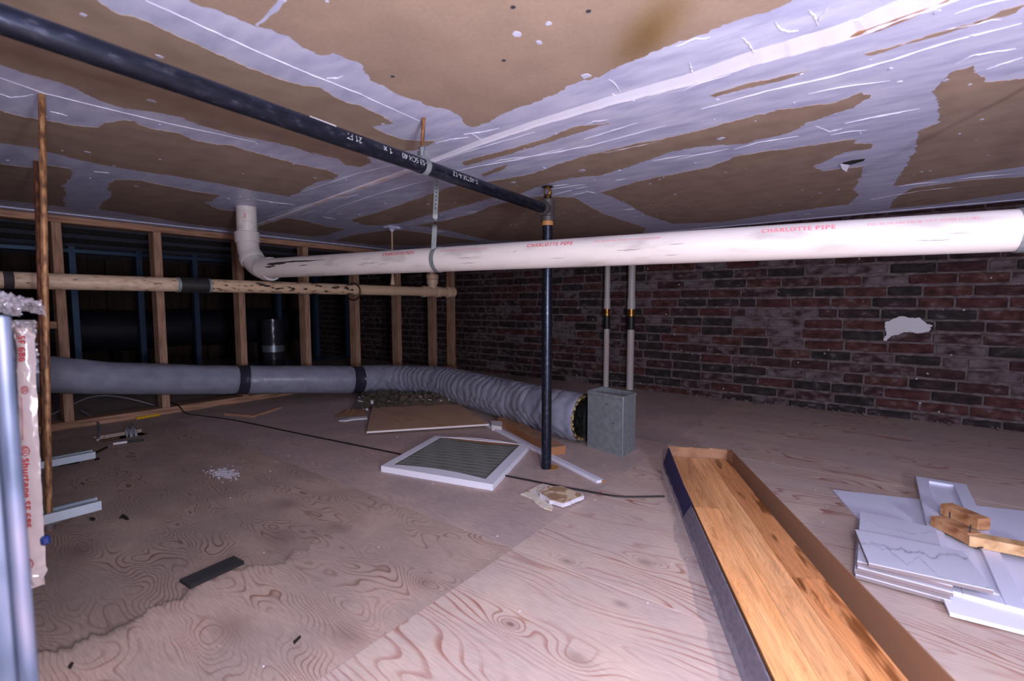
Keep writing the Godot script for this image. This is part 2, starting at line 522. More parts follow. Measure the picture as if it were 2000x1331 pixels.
	M.paper_cream = tri_mat(speckle(82, 0.012, [Color(0.82, 0.78, 0.72), Color(0.86, 0.83, 0.80), Color(0.74, 0.56, 0.30)], [0.3, 0.6, 0.9], 256, 3), Vector3(4, 4, 4), 0.8)
	M.gyp_edge = mat(Color(0.82, 0.80, 0.85), 0.9)
	M.blue = mat(Color(0.06, 0.16, 0.42), 0.4)
	M.insulation = mat(Color(0.07, 0.085, 0.15), 0.6)
	M.laminate = []
	for k in 3:
		var c: Color = [Color(0.89, 0.645, 0.43), Color(0.90, 0.66, 0.45), Color(0.84, 0.575, 0.37)][k]
		var cuts: Array = [[0.50, 1.22], [0.9], [0.22, 0.86]][k]
		var tones: Array = [[0.92, 1.06, 1.0], [1.02, 0.97], [0.98, 0.93, 0.98]][k]
		M.laminate.append(uv_mat(strip_print(90 + k * 5, c, cuts, tones, [0.25, 0.2, 1.0][k]), Vector2(0.073, 1.3), 0.3))
	make_floor_materials()


# board paper with one soft-edged patch tinted darker and browner; covers x 0..1.6 m, z -1.2..0.4 m
func brown_patch_paper() -> ImageTexture:
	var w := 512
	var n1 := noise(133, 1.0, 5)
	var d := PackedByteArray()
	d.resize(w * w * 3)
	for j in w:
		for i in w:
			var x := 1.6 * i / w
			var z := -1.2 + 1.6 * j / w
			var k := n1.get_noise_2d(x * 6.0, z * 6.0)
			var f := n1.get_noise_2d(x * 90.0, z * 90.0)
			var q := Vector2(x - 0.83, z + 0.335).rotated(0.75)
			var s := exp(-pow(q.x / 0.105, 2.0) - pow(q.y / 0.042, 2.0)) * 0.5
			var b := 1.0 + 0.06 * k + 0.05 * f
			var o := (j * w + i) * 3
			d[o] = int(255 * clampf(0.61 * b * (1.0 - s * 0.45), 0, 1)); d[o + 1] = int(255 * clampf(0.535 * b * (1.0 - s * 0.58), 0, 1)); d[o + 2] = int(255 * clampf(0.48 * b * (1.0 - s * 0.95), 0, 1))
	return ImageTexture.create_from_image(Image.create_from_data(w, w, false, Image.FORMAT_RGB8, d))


# wood-look print of one strip: fine streaks, tone changes from piece to piece, dark heart streaks
func strip_print(sd: int, base: Color, cuts: Array, tones: Array, heart: float) -> ImageTexture:
	var w := 96
	var h := 1536
	var n1 := noise(sd, 1.0, 3)
	var n2 := noise(sd + 1, 1.0, 3)
	var d := PackedByteArray()
	d.resize(w * h * 3)
	var o := 0
	for j in h:
		var y := 1.3 * j / h
		for i in w:
			var x := 0.073 * i / w
			var k := 0
			for c: float in cuts:
				if y > c + 0.0:
					k += 1
			var yy := y + k * 3.7
			var f := x * 130.0 + 3.2 * n1.get_noise_2d(x * 9.0, yy * 3.2)
			if k == 1:
				f += 5.0 * exp(-pow((x - 0.035) / 0.03, 2.0)) * (yy * 4.0)
			f -= floorf(f)
			var b: float = tones[k] + 0.11 * n2.get_noise_2d(x * 260.0, yy * 9.0) + 0.10 * n2.get_noise_2d(x * 50.0 + 9.0, yy * 2.4) - 0.10 * smoothstep(0.6, 0.95, f)
			var q := smoothstep(0.12, 0.5, n1.get_noise_2d(x * 22.0 + 40.0, yy * 3.6)) * heart
			var warm := 0.10 * n2.get_noise_2d(x * 20.0 + 70.0, yy * 1.6)
			d[o] = int(255 * clampf(lerpf(base.r, 0.50, q) * b, 0, 1)); d[o + 1] = int(255 * clampf(lerpf(base.g, 0.30, q) * (b + warm * 0.4), 0, 1)); d[o + 2] = int(255 * clampf(lerpf(base.b, 0.16, q) * (b + warm), 0, 1))
			o += 3
	return ImageTexture.create_from_image(Image.create_from_data(w, h, false, Image.FORMAT_RGB8, d))


func marble() -> StandardMaterial3D: # covers x 1.3..1.9 m, z -0.1..0.5 m
	var w := 512
	var n1 := noise(130, 1.0, 5)
	var d := PackedByteArray()
	d.resize(w * w * 3)
	for j in w:
		for i in w:
			var x := 1.3 + 0.6 * i / w
			var z := -0.1 + 0.6 * j / w
			var a := absf(x - 1.475 - 0.33 * z + 0.045 * n1.get_noise_2d(z * 14.0, 3.0) + 0.012 * n1.get_noise_2d(z * 60.0, x * 20.0))
			var b := absf(x - 1.45 + 0.5 * (z - 0.12) + 0.06 * n1.get_noise_2d(z * 20.0, 9.0))
			var c := absf(x - 1.66 - 0.2 * z + 0.05 * n1.get_noise_2d(z * 16.0, 14.0))
			var g := clampf(0.6 + 0.9 * n1.get_noise_2d(x * 14.0, z * 14.0 + 30.0), 0.0, 1.0)
			var vein := (1.0 - smoothstep(0.0, 0.006, a)) * 0.55 * g + (1.0 - smoothstep(0.0, 0.02, a)) * 0.12 + (1.0 - smoothstep(0.0, 0.007, b)) * 0.3 * g + (1.0 - smoothstep(0.0, 0.006, c)) * 0.3 * g
			vein = clampf(vein + 0.05 * n1.get_noise_2d(x * 9.0, z * 9.0), 0.0, 1.0)
			var k := (j * w + i) * 3
			d[k] = int(255 * lerpf(0.78, 0.32, vein)); d[k + 1] = int(255 * lerpf(0.785, 0.33, vein)); d[k + 2] = int(255 * lerpf(0.85, 0.40, vein))
	return uv_mat(ImageTexture.create_from_image(Image.create_from_data(w, w, false, Image.FORMAT_RGB8, d)), Vector2(0.6, 0.6), 0.25, Vector2(-1.3 / 0.6, 0.1 / 0.6))


func make_floor_materials() -> void:
	var edge := noise(140, 1.0, 4)
	# old water stain with a dark jagged rim, on the tan sheet
	var stain := func(x: float, y: float, dirt: float, fine: float) -> float:
		var rim := 1.975 + 0.07 * edge.get_noise_2d(x * 4.0, 3.0) + 0.035 * edge.get_noise_2d(x * 22.0, 8.0)
		var q := y - rim
		var s := 1.0
		if q < 0.0:
			s = 0.86 + 0.06 * smoothstep(0.0, 0.5, -q)
		var wd := 0.012 + 0.012 * edge.get_noise_2d(x * 14.0, 40.0)
		s *= 1.0 - 0.42 * exp(-q * q / maxf(wd * wd, 1e-5)) * clampf(1.2 - x * 0.9, 0.1, 1.0) * (1.0 if q < 0.0 else 0.55)
		return lerpf(s, 1.0, smoothstep(0.7, 1.18, x))
	var ka := [Vector3(0.61, 2.166, 0.07), Vector3(0.737, 2.381, 0.06), Vector3(0.867, 1.867, 0.06), Vector3(0.96, 2.371, 0.035), Vector3(1.004, 1.942, 0.05), Vector3(0.997, 1.656, 0.07), Vector3(0.5, 1.5, 0.06)]
	var kb := [Vector3(0.031, 0.151, 0.022), Vector3(0.151, 0.319, 0.026), Vector3(1.168, 0.341, 0.02), Vector3(0.964, 0.343, 0.03), Vector3(0.965, 0.183, 0.022), Vector3(0.231, 0.425, 0.018)]
	var tan_c := Color(0.70, 0.61, 0.56); var tan_d := Color(0.47, 0.33, 0.265); var tan_g := Color(0.58, 0.52, 0.495)
	var pink_c := Color(0.755, 0.675, 0.625); var pink_d := Color(0.58, 0.39, 0.335); var pink_g := Color(0.68, 0.61, 0.60)
	M.floor_tan = uv_mat(grain(1024, 2048, Vector2(1.22, 2.44), 100, 44.0, 11.0, 2.6, tan_c, tan_d, tan_g, ka, 0.95, 0.55, stain), Vector2(1.22, 2.44), 0.66)
	M.floor_pink = uv_mat(grain(1024, 2048, Vector2(1.22, 2.44), 110, 40.0, 5.5, 5.0, pink_c, pink_d, pink_g, kb, 1.0, 0.5), Vector2(1.22, 2.44), 0.66)
	M.floor_grey = uv_mat(grain(512, 1024, Vector2(1.22, 2.44), 120, 38.0, 9.0, 4.0, Color(0.71, 0.625, 0.595), Color(0.59, 0.475, 0.43), Color(0.62, 0.56, 0.55), [], 0.5, 0.65), Vector2(1.22, 2.44), 0.7)


# ---------------------------------------------------------------- scene
func _ready() -> void:
	rng.seed = 11
	wob.noise_type = FastNoiseLite.TYPE_SIMPLEX_SMOOTH
	wob.frequency = 1.0
	wob.fractal_octaves = 3

	var cam := Camera3D.new()
	cam.name = "camera"
	cam.position = Vector3(0, 0.67, 0)
	cam.rotation = Vector3(deg_to_rad(-4.35), deg_to_rad(-52.974), 0)
	cam.fov = 70.6
	cam.near = 0.02
	var ca := CameraAttributesPhysical.new()
	ca.frustum_focal_length = 16.95
	ca.frustum_focus_distance = 2.2
	ca.exposure_aperture = 4.0
	cam.attributes = ca
	cam.current = true
	add_child(cam)

	var env := Environment.new()
	env.background_mode = Environment.BG_COLOR
	env.background_color = Color(0, 0, 0)
	env.tonemap_mode = Environment.TONE_MAPPER_LINEAR
	env.tonemap_exposure = 0.82
	env.sdfgi_enabled = true
	env.ssao_enabled = true
	env.ssil_enabled = true
	var we := WorldEnvironment.new()
	we.name = "world_environment"
	we.environment = env
	add_child(we)

	# the photographer's flash, off to the right and behind the camera, low; and a warm work lamp further back
	lamp("flash_light", Vector3(-0.25, 0.58, 1.1), Color(0.93, 0.93, 1.0), 3.7, 0.07)
	lamp("camera_flash_light", Vector3(0.16, 0.72, 0.16), Color(0.97, 0.95, 0.98), 1.45, 0.05)
	lamp("work_lamp_light", Vector3(-1.1, 0.95, -0.3), Color(1.0, 0.80, 0.62), 0.4, 0.12)

	make_materials()
	build_floor()
	build_ceiling()
	build_brick_wall()
	build_stud_wall()
	build_beyond()
	build_enclosure()
	build_black_pipe()
	build_white_drain()
	build_beige_drain()
	build_wall_pipes()
	build_flexible_duct()
	build_register_boot()
	build_trapeze()
	build_left_ducts()
	build_flooring_box()
	build_cabinet_parts()
	build_filter_and_boards()
	build_small_things()


func lamp(called: String, p: Vector3, c: Color, e: float, size: float) -> void:
	var l := OmniLight3D.new()
	l.name = called
	l.position = p
	l.light_color = c
	l.light_energy = e
	l.light_size = size
	l.omni_range = 12.0
	l.omni_attenuation = 2.0
	l.shadow_enabled = true
	add_child(l)


func build_floor() -> void:
	var f := structure("floor", "plywood subfloor of large sheets, stained and dusty")
	var hole := [Vector2(0.635, -3.13), Vector2(0.835, -3.11), Vector2(0.822, -2.965), Vector2(0.625, -2.97)]
	for c in 4:
		for r in 4:
			var x0 := -1.42 + 1.22 * c
			var z0 := -8.085 + 2.44 * (r + 0)
			if r == 3:
				z0 = -0.765
			if r < 1:
				continue
			var x1 := x0 + 1.22 if c < 3 else 3.75
			var z1 := minf(z0 + 2.44, 2.3)
			if r == 1:
				z0 = FAR_Z - 0.1; z1 = -3.205
			if r == 2:
				z0 = -3.205; z1 = -0.765
			var g := Geo.new()
			var e := 0.0004
			var t := at(Vector3(x0, 0, z0 if r != 1 else -5.645))
			var lz0 := z0 - t.origin.z + e; var lz1 := z1 - t.origin.z - e
			var w := x1 - x0
			if c == 1 and r == 2:
				var hx0: float = 0.63 - x0; var hx1: float = 0.83 - x0; var hz0 := -3.12 - z0; var hz1 := -2.965 - z0
				g.prism([Vector2(e, lz0), Vector2(w - e, lz0), Vector2(w - e, hz0), Vector2(e, hz0)], -0.018, 0.0, 0.0, t)
				g.prism([Vector2(e, hz0), Vector2(hx0, hz0), Vector2(hx0, hz1), Vector2(e, hz1)], -0.018, 0.0, 0.0, t)
				g.prism([Vector2(hx1, hz0), Vector2(w - e, hz0), Vector2(w - e, hz1), Vector2(hx1, hz1)], -0.018, 0.0, 0.0, t)
				g.prism([Vector2(e, hz1), Vector2(w - e, hz1), Vector2(w - e, lz1), Vector2(e, lz1)], -0.018, 0.0, 0.0, t)
			else:
				g.prism([Vector2(e, lz0), Vector2(w - e, lz0), Vector2(w - e, lz1), Vector2(e, lz1)], -0.018, 0.0, 0.001, t)
			var m: Material = M.floor_grey
			if r == 2 and c <= 1:
				m = M.floor_tan
			elif r == 3:
				m = M.floor_pink
			obj("plywood_sheet", g, m, f)
	var s := Geo.new()
	s.box(at(Vector3(1.2, -0.32, -2.05)), Vector3(5.4, 0.04, 8.9))
	for x in [-1.5, 3.9]:
		s.box(at(Vector3(x, -0.16, -2.05)), Vector3(0.04, 0.28, 8.9))
	for z in [-6.5, 2.4]:
		s.box(at(Vector3(1.2, -0.16, z)), Vector3(5.4, 0.28, 0.04))
	obj("joist_cavity", s, M.dark, f)
	for z in [-3.62, -2.62]:
		var j := Geo.new()
		j.box(at(Vector3(1.2, -0.12, z)), Vector3(5.3, 0.19, 0.045), 0.003)
		obj("joist", j, M.plate, f)


func build_ceiling() -> void:
	var c := structure("ceiling", "drywall ceiling with wide bands of pale joint compound")
	var g := Geo.new()
	# skim coat of joint compound on the boards; it stops short of the brick wall on the right
	g.prism([Vector2(-1.5, -6.4), Vector2(3.56, -6.4), Vector2(3.56, -1.35), Vector2(3.115, -1.25), Vector2(3.115, 2.3), Vector2(-1.5, 2.3)], CEIL + 0.016, CEIL, 0.0)
	obj("joint_compound", g, M.mud, c)
	var sets := [
		[Vector2(0.282, -0.796), Vector2(0.321, -0.857), Vector2(0.360, -0.851), Vector2(0.405, -0.846), Vector2(0.463, -0.832), Vector2(0.523, -0.852), Vector2(0.541, -0.822), Vector2(0.571, -0.819), Vector2(0.596, -0.818), Vector2(0.649, -0.854), Vector2(0.717, -0.864), Vector2(0.800, -0.857), Vector2(0.848, -0.837), Vector2(0.896, -0.841), Vector2(0.971, -0.866), Vector2(0.977, -0.805), Vector2(0.961, -0.765), Vector2(0.943, -0.701), Vector2(0.949, -0.674), Vector2(0.935, -0.583), Vector2(0.915, -0.509), Vector2(0.919, -0.474), Vector2(0.906, -0.421), Vector2(0.893, -0.362), Vector2(0.891, -0.283), Vector2(0.882, -0.245), Vector2(0.878, -0.202), Vector2(0.887, -0.151), Vector2(0.877, -0.125), Vector2(0.828, -0.073)],
		[Vector2(0.115, -1.091), Vector2(0.210, -0.964), Vector2(0.237, -0.968), Vector2(0.262, -0.988), Vector2(0.283, -0.979), Vector2(0.313, -0.978), Vector2(0.378, -0.991), Vector2(0.443, -1.001), Vector2(0.513, -1.005), Vector2(0.583, -0.992), Vector2(0.605, -0.975), Vector2(0.684, -0.993), Vector2(0.717, -0.981), Vector2(0.802, -0.998), Vector2(0.833, -1.008), Vector2(0.815, -1.072), Vector2(0.872, -1.086), Vector2(0.934, -1.085), Vector2(0.994, -1.026), Vector2(1.019, -1.115), Vector2(0.982, -1.212), Vector2(0.970, -1.305), Vector2(1.012, -1.341), Vector2(1.024, -1.413), Vector2(0.979, -1.433), Vector2(0.924, -1.393), Vector2(0.871, -1.394), Vector2(0.835, -1.399), Vector2(0.851, -1.412), Vector2(0.781, -1.391), Vector2(0.709, -1.404), Vector2(0.622, -1.424), Vector2(0.531, -1.414), Vector2(0.485, -1.396), Vector2(0.434, -1.412), Vector2(0.383, -1.443), Vector2(0.339, -1.436), Vector2(0.284, -1.388), Vector2(0.255, -1.384), Vector2(0.215, -1.385), Vector2(0.177, -1.377), Vector2(0.139, -1.392)],
		[Vector2(0.165, -1.709), Vector2(0.213, -1.699), Vector2(0.258, -1.713), Vector2(0.280, -1.701), Vector2(0.320, -1.687), Vector2(0.343, -1.687), Vector2(0.382, -1.653), Vector2(0.390, -1.595), Vector2(0.399, -1.560), Vector2(0.428, -1.516), Vector2(0.442, -1.543), Vector2(0.479, -1.555), Vector2(0.530, -1.532), Vector2(0.572, -1.564), Vector2(0.636, -1.553), Vector2(0.654, -1.529), Vector2(0.739, -1.543), Vector2(0.821, -1.547), Vector2(0.912, -1.552), Vector2(0.975, -1.541), Vector2(1.040, -1.564), Vector2(1.059, -1.633), Vector2(1.046, -1.714), Vector2(1.066, -1.820), Vector2(1.100, -1.950), Vector2(1.113, -2.044), Vector2(1.051, -2.046), Vector2(0.977, -2.053), Vector2(0.829, -2.040), Vector2(0.702, -2.048), Vector2(0.629, -2.065), Vector2(0.558, -2.073), Vector2(0.475, -2.082), Vector2(0.422, -2.059), Vector2(0.359, -2.039), Vector2(0.327, -2.016), Vector2(0.249, -2.029), Vector2(0.191, -2.035)],
		[Vector2(0.215, -2.333), Vector2(0.283, -2.336), Vector2(0.359, -2.315), Vector2(0.384, -2.232), Vector2(0.439, -2.230), Vector2(0.470, -2.354), Vector2(0.465, -2.433), Vector2(0.479, -2.570), Vector2(0.513, -2.698), Vector2(0.534, -2.879), Vector2(0.586, -3.108), Vector2(0.371, -3.131), Vector2(0.279, -3.118)],
		[Vector2(0.576, -2.274), Vector2(0.637, -2.230), Vector2(0.724, -2.246), Vector2(0.819, -2.262), Vector2(0.921, -2.251), Vector2(0.950, -2.415), Vector2(0.941, -2.464), Vector2(1.043, -2.584), Vector2(1.125, -2.584), Vector2(1.193, -2.655), Vector2(1.426, -3.216), Vector2(1.388, -3.198), Vector2(1.148, -3.196), Vector2(0.938, -3.116), Vector2(0.790, -3.072), Vector2(0.697, -3.063), Vector2(0.667, -2.883), Vector2(0.642, -2.604), Vector2(0.602, -2.505), Vector2(0.579, -2.371)],
		[Vector2(1.417, -2.963), Vector2(1.371, -2.542), Vector2(1.495, -2.564), Vector2(1.660, -2.641), Vector2(1.787, -2.634), Vector2(1.879, -2.993), Vector2(1.854, -3.108), Vector2(1.637, -3.118), Vector2(1.498, -3.121)],
		[Vector2(1.622, -2.341), Vector2(1.600, -2.239), Vector2(1.570, -2.038), Vector2(1.521, -1.829), Vector2(1.466, -1.593), Vector2(1.414, -1.387), Vector2(1.408, -1.272), Vector2(1.456, -1.248), Vector2(1.435, -1.184), Vector2(1.443, -1.088), Vector2(1.443, -1.008), Vector2(1.402, -0.872), Vector2(1.373, -0.754), Vector2(1.359, -0.571), Vector2(1.366, -0.492), Vector2(1.361, -0.412), Vector2(1.330, -0.203), Vector2(1.342, -0.177), Vector2(1.364, -0.096), Vector2(1.336, -0.051), Vector2(1.367, -0.032), Vector2(1.424, -0.064), Vector2(1.465, -0.158), Vector2(1.523, -0.209), Vector2(1.545, -0.325), Vector2(1.494, -0.430), Vector2(1.492, -0.536), Vector2(1.515, -0.565), Vector2(1.569, -0.691), Vector2(1.608, -0.823), Vector2(1.573, -0.916), Vector2(1.600, -1.057), Vector2(1.669, -1.211), Vector2(1.659, -1.321), Vector2(1.662, -1.401), Vector2(1.696, -1.500), Vector2(1.737, -1.706), Vector2(1.775, -1.883), Vector2(1.806, -2.017), Vector2(1.853, -2.231), Vector2(1.844, -2.335), Vector2(1.775, -2.426)],
		[Vector2(1.956, -2.185), Vector2(1.946, -1.911), Vector2(1.884, -1.668), Vector2(1.796, -1.483), Vector2(1.765, -1.282), Vector2(1.764, -1.165), Vector2(1.872, -1.071), Vector2(2.266, -1.138), Vector2(2.884, -1.146), Vector2(3.205, -1.316), Vector2(3.072, -1.848), Vector2(2.750, -2.276), Vector2(2.212, -2.174)],
		[Vector2(2.069, -3.178), Vector2(1.983, -2.854), Vector2(1.970, -2.495), Vector2(2.057, -2.379), Vector2(2.411, -2.369), Vector2(2.748, -2.373), Vector2(2.664, -2.903), Vector2(2.378, -3.172)],
		[Vector2(1.856, -0.933), Vector2(1.770, -0.741), Vector2(1.755, -0.628), Vector2(1.742, -0.471), Vector2(1.663, -0.369), Vector2(1.663, -0.318), Vector2(1.689, -0.135), Vector2(1.688, -0.064), Vector2(1.735, -0.073), Vector2(1.764, -0.035), Vector2(1.823, -0.032), Vector2(1.817, -0.097), Vector2(1.937, -0.192), Vector2(2.026, -0.168), Vector2(2.042, -0.053), Vector2(2.237, -0.071), Vector2(2.432, -0.094), Vector2(2.559, -0.079), Vector2(2.762, -0.124), Vector2(2.801, -0.361), Vector2(2.920, -0.730), Vector2(2.815, -0.956), Vector2(2.458, -0.978), Vector2(2.146, -0.941)],
		[Vector2(1.420, 0.077), Vector2(1.332, 0.095), Vector2(1.318, 0.136), Vector2(1.364, 0.138), Vector2(1.433, 0.163), Vector2(1.445, 0.194), Vector2(1.458, 0.222), Vector2(1.495, 0.287), Vector2(2.371, 0.471), Vector2(2.367, 0.377), Vector2(2.380, 0.246), Vector2(2.415, 0.126), Vector2(2.452, 0.032), Vector2(2.209, 0.052), Vector2(2.012, 0.067), Vector2(1.904, 0.075), Vector2(1.716, 0.073), Vector2(1.666, 0.108), Vector2(1.531, 0.097)],
		[Vector2(2.532, 0.096), Vector2(2.501, 0.253), Vector2(2.555, 0.409), Vector2(2.593, 0.517), Vector2(2.963, 0.595), Vector2(2.888, 0.466), Vector2(3.003, 0.195), Vector2(3.015, 0.031), Vector2(2.740, 0.045)],
		[Vector2(1.195, -1.108), Vector2(1.182, -1.034), Vector2(1.178, -0.888), Vector2(1.164, -0.752), Vector2(1.137, -0.652), Vector2(1.166, -0.566), Vector2(1.178, -0.622), Vector2(1.188, -0.720), Vector2(1.199, -0.807), Vector2(1.216, -0.953), Vector2(1.228, -1.122)],
		[Vector2(1.343, -1.151), Vector2(1.315, -1.069), Vector2(1.296, -0.993), Vector2(1.332, -1.035), Vector2(1.372, -1.159)],
		[Vector2(1.136, -0.039), Vector2(1.134, 0.011), Vector2(1.127, 0.059), Vector2(1.121, 0.116), Vector2(1.131, 0.117), Vector2(1.141, 0.048), Vector2(1.147, -0.033)],
		[Vector2(1.150, -0.316), Vector2(1.138, -0.240), Vector2(1.145, -0.127), Vector2(1.164, -0.160), Vector2(1.159, -0.262), Vector2(1.167, -0.311)],
		[Vector2(1.121, 0.106), Vector2(1.108, 0.140), Vector2(1.102, 0.158), Vector2(1.121, 0.156), Vector2(1.124, 0.125)],
	]
	for k in sets.size():
		var b := Geo.new()
		b.prism(ragged(sets[k], 0.007, 0.0075, 200 + k), CEIL + 0.001, CEIL - 0.0009, 0.0)
		obj("drywall_panel", b, M.bare if k > 0 else M.bare_brown_patch, c)
	# the raised paper tape over the long joint, and a bare strip of wood batten where it came off
	var a0 := Vector3(1.399, 1.133, -2.956)
	var a1 := Vector3(1.122, 1.133, -1.140)
	var g2 := Geo.new()
	band(g2, [a0, a0.lerp(a1, 0.3), a0.lerp(a1, 0.6), a0.lerp(a1, 0.9), a1], [0.018, 0.016, 0.017, 0.014, 0.010], 0.005)
	obj("seam_tape", g2, M.tape_seam, c)
	# beyond the pipe the tape bulges: a thick feathered bank of compound that ends in a torn step
	var stp := [Vector2(1.125, -1.172), Vector2(1.084, -0.915), Vector2(1.062, -0.715), Vector2(1.054, -0.492), Vector2(1.061, -0.330), Vector2(1.048, -0.200), Vector2(1.051, -0.110), Vector2(1.047, -0.039), Vector2(1.030, 0.011), Vector2(1.020, 0.066), Vector2(1.006, 0.120)]
	var wide := [0.015, 0.022, 0.026, 0.034, 0.042, 0.05, 0.055, 0.055, 0.06, 0.06, 0.06]
	var g4 := Geo.new()
	var g5 := Geo.new()
	var prev := []
	for i in stp.size() - 1:
		for j in 10:
			var f := j / 10.0
			var p: Vector2 = (stp[i] as Vector2).lerp(stp[i + 1], f)
			var e: Vector2 = ((stp[i + 1] as Vector2) - stp[i]).normalized()
			var inn := Vector2(-e.y, e.x)
			if inn.x > 0:
				inn = -inn
			var ww: float = lerpf(wide[i], wide[i + 1], f)
			p += inn * 0.0025 * wob.get_noise_2d(p.x * 40.0, p.y * 40.0)
			var th := 0.0075 + 0.0015 * wob.get_noise_2d(p.x * 25.0, p.y * 25.0 + 7.0)
			var q := p + inn * ww * 0.35
			var s := p + inn * ww
			var row := [Vector3(p.x, CEIL, p.y), Vector3(p.x, CEIL - th * 0.75, p.y), Vector3(p.x + inn.x * 0.003, CEIL - th, p.y + inn.y * 0.003), Vector3(q.x, CEIL - th * 0.62, q.y), Vector3(s.x, CEIL + 0.0002, s.y), Vector3(p.x - inn.x * 0.004, CEIL - 0.0006, p.y - inn.y * 0.004)]
			if prev.size():
				g5.quad(prev[0], row[0], row[1], prev[1], Vector3(-inn.x, 0, -inn.y))
				g5.quad(prev[5], row[5], row[0], prev[0], Vector3.DOWN)
				for k in [1, 2, 3]:
					g4.quad(prev[k], row[k], row[k + 1], prev[k + 1], Vector3.DOWN)
			prev = row
	obj("compound_bank", g4, M.ridge, c)
	obj("torn_paper_edge", g5, M.card, c)
	var g3 := Geo.new()
	g3.prism(ragged([Vector2(1.042, -0.064), Vector2(1.030, -0.044), Vector2(1.019, 0.008), Vector2(1.010, 0.050), Vector2(1.002, 0.070), Vector2(1.023, 0.057), Vector2(1.025, 0.040), Vector2(1.044, -0.015), Vector2(1.047, -0.052)], 0.012, 0.002, 77), CEIL, CEIL - 0.0062, 0.0)
	obj("batten", g3, M.card, c)
	# trowel ridges
	var r := Geo.new()
	var lines := [
		[Vector2(0.279, -0.912), Vector2(0.338, -0.917), Vector2(0.426, -0.927), Vector2(0.548, -0.933), Vector2(0.673, -0.931), Vector2(0.763, -0.939), Vector2(0.866, -0.946)],
		[Vector2(1.217, -0.353), Vector2(1.201, -0.209), Vector2(1.206, -0.097), Vector2(1.195, 0.001), Vector2(1.175, 0.079), Vector2(1.172, 0.171)],
		[Vector2(0.186, -1.456), Vector2(0.257, -1.483), Vector2(0.356, -1.480), Vector2(0.482, -1.473), Vector2(0.692, -1.442)],
		[Vector2(0.198, -1.565), Vector2(0.215, -1.573), Vector2(0.235, -1.538), Vector2(0.244, -1.509)],
		[Vector2(0.285, -1.609), Vector2(0.305, -1.609), Vector2(0.318, -1.613)],
		[Vector2(0.495, -2.208), Vector2(0.534, -2.191)],
		[Vector2(0.921, -0.154), Vector2(0.946, -0.153), Vector2(0.967, -0.140), Vector2(0.976, -0.126)],
		[Vector2(0.938, -0.208), Vector2(0.970, -0.203), Vector2(1.003, -0.201), Vector2(1.041, -0.202)],
		[Vector2(0.970, -0.307), Vector2(1.003, -0.313), Vector2(1.028, -0.315)],
		[Vector2(0.980, -0.101), Vector2(0.947, -0.092), Vector2(0.918, -0.073)],
		[Vector2(0.974, -0.098), Vector2(0.940, -0.101), Vector2(0.919, -0.106)],
		[Vector2(0.590, -0.924), Vector2(0.604, -0.903), Vector2(0.605, -0.886)],
		[Vector2(1.009, -0.486), Vector2(1.047, -0.479), Vector2(1.077, -0.461)],
		[Vector2(1.235, -0.679), Vector2(1.225, -0.611), Vector2(1.208, -0.510)],
		[Vector2(1.007, -0.899), Vector2(1.051, -0.909), Vector2(1.103, -0.925)],
		[Vector2(1.001, -0.921), Vector2(1.018, -0.872), Vector2(1.024, -0.814)],
		[Vector2(1.264, -0.943), Vector2(1.282, -0.848), Vector2(1.295, -0.694), Vector2(1.270, -0.458)],
		[Vector2(1.508, -0.148), Vector2(1.580, -0.121), Vector2(1.573, -0.093)],
		[Vector2(1.533, -0.085), Vector2(1.526, -0.032), Vector2(1.531, 0.027)],
		[Vector2(1.290, 0.101), Vector2(1.265, 0.123), Vector2(1.269, 0.144), Vector2(1.280, 0.182)],
		[Vector2(1.358, 0.152), Vector2(1.343, 0.172), Vector2(1.332, 0.199)],
		[Vector2(1.587, -0.361), Vector2(1.559, -0.292), Vector2(1.571, -0.192)],
		[Vector2(1.150, -1.167), Vector2(1.122, -1.044), Vector2(1.112, -0.914), Vector2(1.106, -0.756)],
		[Vector2(1.255, -1.256), Vector2(1.255, -1.098), Vector2(1.277, -0.943), Vector2(1.270, -0.766)],
		[Vector2(1.100, -1.919), Vector2(1.066, -1.485), Vector2(1.080, -1.232)],
		[Vector2(1.395, -2.203), Vector2(1.309, -1.688), Vector2(1.274, -1.288)],
		[Vector2(1.302, -2.634), Vector2(1.253, -2.144), Vector2(1.269, -1.773)],
		[Vector2(1.056, -2.222), Vector2(1.144, -2.214), Vector2(1.217, -2.192)],
		[Vector2(1.383, -0.697), Vector2(1.380, -0.604), Vector2(1.382, -0.512)],
		[Vector2(2.701, -0.041), Vector2(2.610, 0.127), Vector2(2.619, 0.281)],
		[Vector2(1.008, -1.038), Vector2(1.009, -0.978), Vector2(1.027, -0.926)],
	]
	for L in lines:
		var pts := []
		for i in L.size() - 1:
			for j in 6:
				var p: Vector2 = (L[i] as Vector2).lerp(L[i + 1], j / 6.0)
				p += Vector2(rng.randf_range(-1, 1), rng.randf_range(-1, 1)) * 0.0012
				pts.append(Vector3(p.x, CEIL - 0.0004, p.y))
		var e: Vector2 = L[L.size() - 1]
		pts.append(Vector3(e.x, CEIL - 0.0004, e.y))
		var rad := []
		for i in pts.size():
			rad.append((0.0011 + 0.0006 * sin(i * 1.7)) * (1.6 if lines.find(L) == 1 else 0.6 if lines.find(L) in [0, 2] else 0.9) * sin(PI * clampf((i + 0.6) / (pts.size() + 0.2), 0, 1)) + 0.0004)
		r.tube(pts, rad, 6, false)
